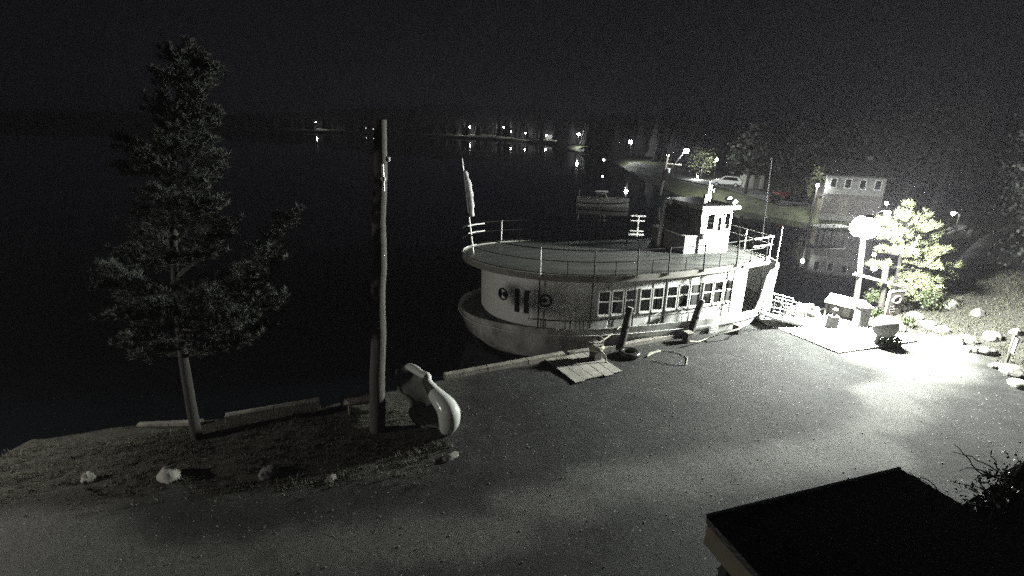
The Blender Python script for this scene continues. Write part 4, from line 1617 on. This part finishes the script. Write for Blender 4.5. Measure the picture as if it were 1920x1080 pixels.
for s in (.12, .92):
    p = c_[0].lerp(c_[1], s) + rn * .35
    MB().box((p.x, p.y, (ZR - .05) / 2), (.14, .14, ZR - .1)).build('post', M_pole, hb)
wq = c_[3] - rn * .6
MB().box((wq.x + rdir.x * rW / 2, wq.y + rdir.y * rW / 2, 2.4), (rW - .3, .1, 4.8), rz=math.atan2(rdir.y, rdir.x)).build('wall', M_siding, hb)
# neighbouring lean-to roof and its tangle of bare vine
r2a, r2b = at(1786, 958, 5.1), at(1925, 868, 5.1)
ln2 = empty('lean_to', (r2a.x, r2a.y, 0), 'second dark roof at the right edge, beyond the porch roof', 'shed')
o2 = Vector((r2a.x, r2a.y, 0))
d2 = (r2b - r2a).normalized()
n2 = Vector((d2.y, -d2.x, 0))
q2 = [r2a - o2, r2a - o2 + d2 * 4, r2a - o2 + d2 * 4 + n2 * 3 + Vector((0, 0, -.05)), r2a - o2 + n2 * 3 + Vector((0, 0, -.05))]
MB().prism([p - Vector((0, 0, .08)) for p in q2], (0, 0, 1), .08).build('roof', M_shingle, ln2)
MB().bar(q2[0] - Vector((0, 0, .16)) + n2 * .03, q2[1] - Vector((0, 0, .16)) + n2 * .03, .03, .14).build('edge_board', M_pile, ln2)
MB().box((d2 * 2 + n2 * .6) + Vector((0, 0, 2.4)), (3.7, .1, 4.8), rz=math.atan2(d2.y, d2.x)).build('wall', M_pile, ln2)
pk = r2a - o2 + d2 * 1.1 + Vector((0, 0, .02))
MB().lathe([(.14, 0), (.02, .22)], pk + n2 * .1, 4, Matrix.Rotation(.5, 3, 'Z')).build('finial', M_shingle, ln2)
vn = empty('vine', r2a + d2 * .35 + Vector((0, 0, .02)), 'tangle of bare dark vine on the lean-to roof edge', 'vine')
mb = MB()
for i in range(42):
    a = Vector((rnd.uniform(-.35, .9), 0, 0))
    base_ = d2 * a.x + n2 * rnd.uniform(-.1, .25)
    pts = [base_]
    p = base_.copy()
    dr = Vector((rnd.gauss(0, 1), rnd.gauss(0, 1), rnd.random() * .8))
    for k in range(7):
        dr = (dr + Vector((rnd.gauss(0, .6), rnd.gauss(0, .6), rnd.gauss(-.1, .5)))).normalized()
        p = p + dr * .06
        p.z = max(p.z, -.1)
        pts.append(p.copy())
    mb.tube(pts, [.009 - .0008 * k for k in range(8)], 5, cap=False)
mb.build('stems', M_bark, vn)
mb = MB()
for i in range(260):
    p = d2 * rnd.uniform(-.3, .9) + n2 * rnd.uniform(-.1, .3) + Vector((0, 0, abs(rnd.gauss(0, .12))))
    nn = Vector((rnd.gauss(0, 1), rnd.gauss(0, 1), rnd.gauss(0, 1))).normalized()
    s = nn.orthogonal().normalized() * .02
    t = nn.cross(s)
    mb.add([p - s, p + t * .6, p + s, p - t * .6], [(0, 1, 2, 3)])
mb.build('dry_leaves', M_needle, vn, fix=False)
# pointed fence post under the porch edge
fpst = empty('pointed_post', at(1368, 1052, 1.9) - Vector((0, 0, 1.9)), 'dark pointed post under the near corner of the porch roof', 'post')
MB().box((0, 0, .82), (.2, .2, 1.64)).build('shaft', M_pile, fpst)
MB().lathe([(.17, 1.64), (.02, 1.92)], (0, 0, 0), 4, Matrix.Rotation(.9, 3, 'Z')).build('cap', M_pile, fpst)

# wall lamp on the camera's building, just left of the frame: it lights the near gravel and rocks
WLP = Vector((-17.0, 8.0, 3.6))
wlm = empty('post_lamp', (WLP.x, WLP.y, 0), 'small lamp on a post at the left end of the lot', 'lamp')
MB().tube([(-.3, 0, -.3), (-.3, 0, 3.7)], .06, 8).build('post', M_pole, wlm)
MB().tube([(-.3, 0, 3.6), (0, 0, 3.72)], .03, 8).build('arm', M_metal, wlm)
MB().lathe([(.04, 3.75), (.42, 3.66), (.46, 3.60), (.45, 3.59), (.40, 3.64), (.05, 3.70)], (0, 0, 0), 24).build('hood', M_metal, wlm)
MB().ball((0, 0, 3.43), .12, 14).build('bulb', M_side, wlm, smooth=True)

# =================================================================== FAR SIDE
LAMPC = (0.95, 1.0, 0.97)
_em = {}


def glow(strength, sample=True, col=LAMPC):
    k = (strength, sample, col)
    if k not in _em:
        _em[k] = emit('lamp_glow', col, strength, sample)
    return _em[k]


def street_lamp(px, py, bpx, bpy_, label, L, r, arm=True, sample=True, group=None, name='street_lamp', pole_m=None, dy=0.0, col=LAMPC):
    """pole standing at ground pixel (bpx, bpy_), lamp head at pixel (px, py)"""
    g = far_ground(bpx, bpy_)
    o = empty(name, g, label, 'street lamp', group=group)
    h = atY(px, py, g.y + dy) - g
    pr_ = max(.06, .02 * h.z)
    if arm:
        t = Vector((0.0, 0.0, h.z * 0.97))
        MB().tube([(0, 0, -.3), t], [pr_, pr_ * .7], 8).build('pole', pole_m or M_pole, o)
        MB().tube([t, h + Vector((0, 0, r + .15))], pr_ * .4, 6).build('arm', M_metal, o)
    else:
        MB().tube([(0, 0, -.3), h + Vector((0, 0, -r))], [pr_, pr_ * .7], 8).build('pole', pole_m or M_pole, o)
    MB().lathe([(r * .5, r * 1.25), (r * 1.5, r * .95), (r * 1.5, r * .85), (r * .6, r * 1.05)], h, 12).build('hood', M_metal, o)
    MB().ball(h, r, 12).build('bulb', glow(L, sample, col), o, smooth=True)
    return o


# ---- utility pole with its bright arm lamp across the inlet
ug = far_ground(1238, 360)
up_ = empty('utility_pole', ug, 'wooden utility pole with crossarms and long lamp arm across the inlet', 'utility pole')


def uo(px, py, dy=0):
    return atY(px, py, ug.y + dy) - ug


MB().tube([(0, 0, -.4), uo(1252, 292) * .5, uo(1252, 292)], [.22, .19, .15], 10).build('pole', M_pole, up_)
MB().bar(uo(1246, 306), uo(1278, 309, -.5), .12, .14).build('crossarm', M_wood, up_)
MB().lathe([(.05, -.35), (.26, -.3), (.26, .3), (.05, .36)], uo(1253, 320, -.3), 12).build('transformer', M_metal, up_)
MB().tube([uo(1255, 320), uo(1281, 287, -1.0)], .07, 8).build('arm', M_metal, up_)
ul = uo(1287, 283, -1.2)
MB().lathe([(.1, .5), (.5, .33), (.5, .28), (.2, .38)], ul, 12).build('hood', M_metal, up_)
MB().ball(ul, .32, 14).build('bulb', glow(1500.0), up_, smooth=True)
for s in (-1, 1):
    MB().lathe([(.05, 0), (.09, .1), (.04, .2)], uo(1252, 292) + Vector((.15 * s, 0, -.05)), 8).build('insulator', M_white, up_)

street_lamp(1344, 299, 1338, 338, 'thin street lamp with a short arm behind the pilothouse aerials', 400.0, .2, group='street lamps across the inlet')
# ---- lit bare-ish tree, dark tree, more trees across the inlet
g = far_ground(1313, 336)
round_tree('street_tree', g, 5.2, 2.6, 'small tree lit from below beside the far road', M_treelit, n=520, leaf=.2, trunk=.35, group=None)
gl_ = far_ground(1311, 337) + Vector((-.8, -1.2, 0))
lm = empty('ground_lamp', gl_, 'low bright lamp at the foot of the lit roadside tree', 'lamp')
MB().tube([(0, 0, -.2), (0, 0, .5)], .05, 8).build('stem', M_metal, lm)
MB().ball((0, 0, .66), .16, 10).build('bulb', glow(700.0), lm, smooth=True)
round_tree('dark_tree', far_ground(1396, 364), 8.5, 3.2, 'dark leafy tree standing before the far road', M_fartree, n=900, leaf=.35)

# ---- road across the inlet (structure)
rd = [far_ground(x, y) for x, y in ((1180, 318), (1240, 325), (1290, 336), (1340, 346), (1390, 356), (1440, 370), (1500, 385))]
mb = MB()
vs, fs = [], []
for i, p in enumerate(rd):
    dv2 = (rd[min(i + 1, len(rd) - 1)] - rd[max(0, i - 1)]).normalized()
    s = Vector((-dv2.y, dv2.x, 0)) * 2.4
    for k in range(5):
        q = p + s * (k / 2 - 1)
        vs.append(Vector((q.x, q.y, far_z(fs_dist(q.xy), q.x, q.y) + .10)))
for i in range(len(rd) - 1):
    for k in range(4):
        a = i * 5 + k
        fs.append((a, a + 1, a + 6, a + 5))
tag(mb.add(vs, fs).build('road', mat('far_road', (0.16, 0.16, 0.15), .85, .2, 1.0), smooth=True), 'lit road along the far side of the inlet', 'road', kind='structure')


# ---- white car
def car(p, rz, label, paint, name='parked_car'):
    o = empty(name, p, label, 'car', rz)
    prof = [(-2.2, .45), (-2.25, .95), (-1.9, 1.45), (-1.4, 1.68), (.3, 1.68), (1.0, 1.15), (2.0, 1.0), (2.25, .8), (2.25, .42)]
    mb = MB().prism([(x, -.85, z) for x, z in prof], (0, 1, 0), 1.7)
    mb.build('body', paint, o, bevel=.08)
    for s in (-1, 1):
        MB().prism([(x, s * .86, z) for x, z in ((-1.75, 1.05), (-1.45, 1.55), (.25, 1.55), (.75, 1.12))], (0, s, 0), .012).build('side_window', M_black, o)
        for x in (-1.4, 1.4):
            wh = MB().lathe([(.34, -.1), (.36, 0), (.34, .1)], (x, s * .80, .35), 16, Matrix.Rotation(rad(90), 3, 'X')).build('wheel', M_rubber, o)
            MB().lathe([(.2, -.02), (.18, .02), (.02, .03)], (x, s * .905, .35), 12, Matrix.Rotation(rad(-90 * s), 3, 'X')).build('rim', M_metal, wh)
        MB().box((2.24, s * .6, .78), (.06, .3, .14)).build('headlight', M_metal, o)
    MB().prism([(.42, -.7, 1.62), (.42, .7, 1.62), (1.02, .72, 1.18), (1.02, -.72, 1.18)], Vector((.5, 0, .8)).normalized(), .015).build('windscreen', M_black, o)
    return o


car(far_ground(1362, 350), rad(150), 'white car parked on the lit road across the inlet', M_car)
sh = empty('shed', far_ground(1407, 353), 'small pale shed behind the dark tree', 'shed', .2)
MB().box((0, 0, 1.1), (2.6, 2.2, 2.2)).build('wall', M_siding, sh)
MB().prism([(-1.5, -1.3, 2.2), (1.5, -1.3, 2.2), (0, -1.3, 3.0)], (0, 1, 0), 2.6).build('roof', M_hroof, sh)
MB().box((0, -1.12, .95), (.9, .04, 1.9)).build('door', M_wood, sh)
# ---- flagpole on the far bank
fg = far_ground(1431, 440)
fp_ = empty('flagpole', fg, 'bare thin flagpole on the bank beyond the bow', 'flagpole')
MB().tube([(0, 0, -.3), atY(1447, 298, fg.y) - fg], [.06, .03], 8).build('pole', M_pipe, fp_)
MB().ball(atY(1437, 408, fg.y) - fg, .1, 8).build('cleat', M_white, fp_)
MB().ball(atY(1447, 297, fg.y) - fg, .07, 8).build('finial', M_white, fp_)

# ---- red trailer and shrubs
tg = far_ground(1468, 376)
tr_ = empty('red_trailer', tg, 'red utility trailer parked among shrubs on the far bank', 'trailer', .3)
MB().box((0, 0, .75), (2.6, 1.3, .6)).build('box', M_red, tr_, bevel=.03)
for s in (-1, 1):
    MB().lathe([(.32, -.09), (.34, 0), (.32, .09)], (0, s * .74, .34), 14, Matrix.Rotation(rad(90), 3, 'X')).build('wheel', M_rubber, tr_)
MB().tube([(1.3, 0, .5), (2.2, 0, .45)], .05, 8).build('drawbar', M_metal, tr_)
shrub(far_ground(1492, 392), 1.3, 1.8, 'dark shrub between the red trailer and the lit tree', 700, M_fartree, .14)
shrub(far_ground(1450, 384), .9, 1.1, 'dark low shrub left of the red trailer', 500, M_fartree, .12)
for i, (px, py, h, r, lab) in enumerate(((1478, 372, 9.0, 2.6, 'tall thin bare-topped tree behind the red trailer'), (1560, 380, 9.5, 3.4, 'dark tree left of the pale house'), (1622, 395, 10, 3.6, 'dark tree right of the pale house'), (1618, 416, 4.6, 1.7, 'small dark tree covering the right corner of the pale house'), (1685, 415, 11, 4, 'large dark tree behind the floodlit pine'), (1745, 410, 12, 4.2, 'dark tree left of the lone lamp pole'))):
    round_tree('dark_tree', far_ground(px, py), h, r, lab, M_fartree, n=900, leaf=.32)

# ---- bright tree lamp across the inlet
bg = far_ground(1521, 406)
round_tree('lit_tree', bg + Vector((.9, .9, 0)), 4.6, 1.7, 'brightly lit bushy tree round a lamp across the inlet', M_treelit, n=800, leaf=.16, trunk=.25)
street_lamp(1533, 347, 1521, 407, 'lamp on a dark pole glaring through the lit tree', 1000.0, .17, dy=-.4, group=None)
street_lamp(1534, 395, 1533, 408, 'short lamp on a stem below the lit tree', 260.0, .14, arm=False)
# landing with boat and posts at the inlet end
lg = far_ground(1556, 421)
ld = empty('landing_stage', (lg.x, lg.y, 0), 'small pale landing stage on the far inlet shore', 'landing', .2)
MB().box((0, 0, .15), (3.4, 1.2, .1)).build('deck', M_conc, ld)
for x in (-1.5, 0, 1.5):
    for y in (-.5, .5):
        MB().tube([(x, y, -1.4), (x, y, .35)], .07, 8).build('post', M_pile, ld)
tg2 = far_ground(1553, 412)
pt_ = empty('picnic_table', tg2, 'white picnic table on the far bank under the lit tree', 'table', .3)
MB().box((0, 0, .74), (2.0, .75, .06)).build('tabletop', M_white, pt_)
for s in (-1, 1):
    MB().box((0, s * .7, .44), (2.0, .28, .05)).build('seat', M_white, pt_)
    MB().bar((s * .75, -.75, 0), (s * .75, .3, .72), .08, .06).bar((s * .75, .75, 0), (s * .75, -.3, .72), .08, .06).build('leg', M_white, pt_)


# ---- houses
def house(px, py, w_, d_, h, rh, rz, label, name='house', wins=3, wall=M_siding, group=None, floors=1):
    g = far_ground(px, py)
    o = empty(name, g, label, 'house', rz, group)
    mb = MB().box((0, 0, h / 2 - .3), (w_, d_, h + .6))
    for s in (-1, 1):
        mb.prism([(s * w_ / 2, -d_ / 2, h), (s * w_ / 2, d_ / 2, h), (s * w_ / 2, 0, h + rh)], (-s, 0, 0), .05)
    mb.build('wall', wall, o)
    rf = MB()
    for s in (-1, 1):
        rf.prism([(-w_ / 2 - .4, s * (d_ / 2 + .4), h - .25), (w_ / 2 + .4, s * (d_ / 2 + .4), h - .25), (w_ / 2 + .4, 0, h + rh + .05), (-w_ / 2 - .4, 0, h + rh + .05)], (0, 0, 1), .14)
    rfo = rf.build('roof', M_hroof, o)
    MB().box((w_ * .2, .3, h + rh), (.5, .5, 1.2)).build('chimney', M_rock2, rfo)
    for fl_ in range(floors):
        if floors == 2 and fl_ == 0:
            MB().box((0, -d_ / 2 - .02, h * .26), (w_ * 1.01, .06, h * .5)).build('lower_wall', M_rock2, o)
            continue
        zc = h * (fl_ + .55) / floors
        for i in range(wins):
            x = -w_ / 2 + w_ * (i + .5) / wins
            f = MB().box((x, -d_ / 2 - .02, zc), (.62, .08, 1.0)).build('window', M_white, o)
            MB().box((x, -d_ / 2 - .065, zc), (.48, .02, .86)).build('pane', M_black, f)
    MB().box((w_ * .02 + w_ / 2 / max(1, wins) * 0 - w_ * .33 * 0 + w_ * .0 - w_ * .16, -d_ / 2 - .02, .95), (.9, .07, 1.9)).build('door', M_wood, o)
    return o


house(1588, 400, 5.2, 4.2, 4.3, 1.2, rad(-28), 'pale two-storey house across the inlet beside the lit tree', wins=4, floors=2, wall=M_dim)
house(1549, 398, 2.6, 2.6, 1.9, .9, rad(-20), 'small brown cottage between the lit tree and the pale house', wins=1, wall=M_fascia)
street_lamp(1664, 399, 1637, 428, 'twin-arm lamp just above the flood lamp glare', 500.0, .26)
street_lamp(1662, 381, 1668, 424, 'white lamp standing behind the twin-arm lamp', 300.0, .16, arm=False)
street_lamp(1787, 400, 1780, 470, 'lone lamp pole on the bank beyond the floodlit pine', 160.0, .13)
bt = far_ground(1797, 440)
pb2 = empty('picnic_table', bt, 'pale picnic table near the lone lamp pole', 'table', .8)
MB().box((0, 0, .74), (2.0, .75, .06)).build('tabletop', M_white, pb2)
for s in (-1, 1):
    MB().box((0, s * .7, .44), (2.0, .28, .05)).build('seat', M_white, pb2)
    MB().bar((s * .75, -.75, 0), (s * .75, .3, .72), .08, .06).bar((s * .75, .75, 0), (s * .75, -.3, .72), .08, .06).build('leg', M_white, pb2)


# ---- mooring stakes beyond the bow
for px, py, tx, ty, lab in ((1385, 466, 1388, 430, 'tallest thin stake beyond the bow rail'), (1412, 458, 1414, 440, 'short thin stake beyond the bow rail'), (1398, 470, 1400, 446, 'middle thin stake beyond the bow rail')):
    b = at(px, py + 14, WATER)
    o = MB().tube([(0, 0, -1.2), atY(tx, ty, b.y) - b], .05, 8).build('mooring_stake', M_wood)
    o.location = b
    tag(o, lab, 'stake', group='stakes beyond the bow')

xp = atY(1191, 470, 30.0)  # added post and bars in place of lamplit bits of the boat's rail
xt = atY(1198, 404, 30.0)
xo = empty('rail_stand_in', (xp.x, xp.y, WATER), 'added post with pale crossbars behind the boat, standing in for its lit far rail', 'marker')
xv = Vector((xp.x, xp.y, WATER))
MB().tube([(0, 0, -1.5), (0, 0, 0), xt - xv], .05, 8).build('post', M_pipe, xo)
for py, w_, r_ in ((405, .42, .05), (414, .40, .04), (433, .40, .04), (440, .44, .07)):
    q_ = atY(1197 - (py - 405) * .12, py, 29.93) - xv
    MB().tube([q_ - Vector((w_, -.05, 0)), q_ + Vector((w_, -.05, 0))], r_, 8).build('crossbar', M_pipe, xo)

# ---- moored cruiser out in the bay
cg = at(1128, 386, WATER)
cb_ = empty('moored_boat', cg, 'small open motor cruiser lying dark in the bay', 'boat', rad(-8))
n = 16
rowsb = []
for z, k in ((-.2, .78), (.25, .92), (.7, 1.0), (.95, 1.03)):
    pts = []
    for i in range(n + 1):
        u = i / n
        x = -3.2 + 6.6 * u
        pts.append((x, -1.15 * k * (1 - max(0, (u - .45) / .55) ** 2.2), z + .35 * max(0, u - .5)))
    pts += [(p[0], -p[1], p[2]) for p in pts[::-1]]
    rowsb.append(pts)
m2 = len(rowsb[0])
vs = sum(rowsb, [])
fs = [(k * m2 + i, k * m2 + (i + 1) % m2, (k + 1) * m2 + (i + 1) % m2, (k + 1) * m2 + i) for k in range(3) for i in range(m2)]
MB().add(vs, fs).build('hull', mat('grey_hull', (.6, .6, .56), .5, .2, 2), cb_, smooth=True)
MB().add([(p[0] * .98, p[1] * .95, .75 + .35 * max(0, (p[0] + 3.2) / 6.6 - .5)) for p in rowsb[3]], [tuple(range(m2))]).build('deck', M_deck, cb_)
MB().tube([(p[0], p[1] * 1.02, p[2] - .28) for p in rowsb[2] if p[1] <= 0], .07, 6).build('rub_rail', M_dark, cb_)
MB().prism([(-.8, -.75, .9), (.7, -.75, .9), (.35, -.7, 1.75), (-.7, -.7, 1.75)], (0, 1, 0), 1.45).build('cabin', M_siding, cb_, bevel=.04)
for x0_ in (-.5, .02):
    MB().box((x0_ + .15, -.77, 1.35), (.36, .03, .4)).build('cabin_window', M_black, cb_)
MB().box((-.1, 0, 1.82), (1.6, 1.7, .07)).build('hardtop', M_white, cb_)
MB().tube([(-2.9, -.8, .9), (-2.9, -.8, 1.9)], .03, 6).tube([(-2.9, .8, .9), (-2.9, .8, 1.9)], .03, 6).tube([(-2.9, -.8, 1.9), (-2.9, .8, 1.9)], .03, 6).build('stern_frame', M_metal, cb_)
MB().box((-3.35, 0, .55), (.4, .45, .9)).build('outboard', M_dark, cb_, bevel=.05)

# ---- far lights along the lake
FL = [(592, 229, 590, 240, 700., .5, 'faint lamp at the farthest cabin by the lake'), (945, 239, 944, 254, 900., .6, 'leftmost of the bright lamps on the far shore'), (1007, 250, 1007, 262, 800., .5, 'bright lamp over the lit shore wall'),
      (881, 238, 881, 251, 800., .6, 'small bright lamp left of the far trees'), (1085, 252, 1085, 278, 900., .55, 'lamp standing alone on the dark shore right of the lit wall'), (1182, 266, 1184, 318, 600., .4, 'brighter lamp on the near point of the far shore')]
FL += [(868, 247, 868, 254, 300., .4, 'dim small lamp between the leftmost far trees'), (958, 246, 958, 258, 420., .4, 'small lamp close right of the leftmost bright far lamp'), (985, 250, 985, 262, 300., .35, 'dim lamp at the left end of the lit shore wall'),
       (1024, 254, 1024, 267, 420., .4, 'small lamp over the middle of the lit shore wall'), (1046, 259, 1046, 270, 420., .4, 'small lamp at the right end of the lit shore wall'), (1132, 300, 1132, 306, 60., .2, 'faint low lamp on the shore left of the near point'),
       (606, 236, 606, 243, 300., .45, 'second faint lamp right of the farthest cabin')]
for px, py, bx, by, L, r, lab in FL:
    street_lamp(px, py, bx, by, lab, L, r, arm=False, group='lamps along the far shore')
for px, py, lab in ((679, 240, 'first of a low string of dim lamps on the far shore'), (686, 240, 'second of a low string of dim lamps on the far shore'), (693, 241, 'third of a low string of dim lamps on the far shore'), (700, 242, 'last of a low string of dim lamps, nearest the pole top')):
    street_lamp(px, py, px, py + 5, lab, 4., .32, arm=False, sample=False, group='lamps along the far shore')
house(584, 241, 9, 6, 3.2, 1.8, .2, 'pale cabin on the farthest shore beside a faint lamp', wins=3, group=None)
house(962, 257, 9, 7, 4.5, 2, -.1, 'yellowish lit house on the far shore above the wall', wins=3, wall=M_fascia)
house(1030, 261, 12, 7, 3.2, 2.2, -.5, 'long low boathouse with a pale roof on the far shore', wins=3)
wq0, wq1 = far_ground(985, 262), far_ground(1066, 274)
sw = MB()
wv = [wq0.lerp(wq1, k / 20) for k in range(21)]
for a, b in zip(wv[:-1], wv[1:]):
    sw.bar(Vector((a.x, a.y, .3)), Vector((b.x, b.y, .3)), .5, 1.5)
tag(sw.build('shore_wall', M_conc), 'long pale retaining wall under the far shore lamps', 'wall')
for i, (px, py) in enumerate(((985, 259), (993, 259), (1002, 260), (1048, 266), (848, 250), (868, 251), (893, 253), (915, 254), (972, 258))):
    round_tree('shore_tree', far_ground(px, py), 13 + 3 * (i % 3), 4.5, 'bare dim tree lit from beneath on the far shore', M_fartree, 'trees by the far lamps', n=160, leaf=.6)

# ---- far woods: one mass
mb = MB()
for i in range(900):
    px = rnd.uniform(-200, 2050)
    k = rnd.random()
    if px < 1150:
        base = far_ground(px, 236 + (px + 200) * .02 - 4 * k) if False else None
        sp_ = at(px, 0, 0) if False else None
    # spread along the shore polyline
    j = rnd.randrange(len(FS) - 1)
    a, b = FS[j], FS[j + 1]
    p = a.lerp(b, rnd.random())
    dr = Vector((p.x, p.y)).normalized()
    off = 12 + 120 * rnd.random() ** 1.3
    if p.y < 140:
        off = 45 + 120 * rnd.random()
    p = p + dr * off
    z = far_z(fs_dist(p), p.x, p.y)
    h = rnd.uniform(7, 15) if p.y > 140 else rnd.uniform(5, 9)
    r = h * rnd.uniform(.16, .26)
    prof = []
    for s in range(6):
        u = s / 6
        prof.append((r * (1 - u) * (1.0 if s % 2 == 0 else .72) + .05, h * (.1 + .9 * u)))
    prof.append((.02, h))
    mb.lathe(prof, (p.x, p.y, z), 7)
tag(mb.build('far_woods', M_hill, fix=False), 'dark far-off woods along the lake shore', 'woods', kind='stuff')
# trees on the right-hand bank, dark against the night
for i, (x, y, h, r) in enumerate(((27, 24, 9, 3.0), (31, 29, 11, 3.6), (36, 33, 12, 4), (29, 19, 10, 3.4), (35, 24, 12, 4.2), (42, 38, 13, 4.5))):
    lab = ['dark tree on the right bank nearest the boulders', 'dark tree on the right bank behind the bright pine', 'tall dark tree on the right bank below the lone lamp', 'dark tree at the right edge above the marker', 'tall dark tree at the right edge, set back', 'farthest dark tree on the right bank'][i]
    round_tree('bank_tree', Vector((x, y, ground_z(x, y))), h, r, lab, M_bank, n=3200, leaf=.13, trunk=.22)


# =================================================================== ADDED GLOW HAZE
hz = MB().box((0, 560, 33), (3000, 1300, 80)).build('haze', bpy.data.materials.new('glow_haze'))  # added volume, gives the lamps a glow in place of lens glare
hm = hz.data.materials[0]
hm.use_nodes = True
hn = hm.node_tree.nodes
hn.remove(hn['Principled BSDF'])
pv = hn.new('ShaderNodeVolumePrincipled')
pv.inputs['Color'].default_value = (0.95, 0.89, 1.0, 1)
pv.inputs['Density'].default_value = 0.00034
hm.node_tree.links.new(pv.outputs[0], hn['Material Output'].inputs['Volume'])
tag(hz, 'thin added haze putting a glow round the lamps', 'haze', kind='stuff')
S.cycles.volume_bounces = 0
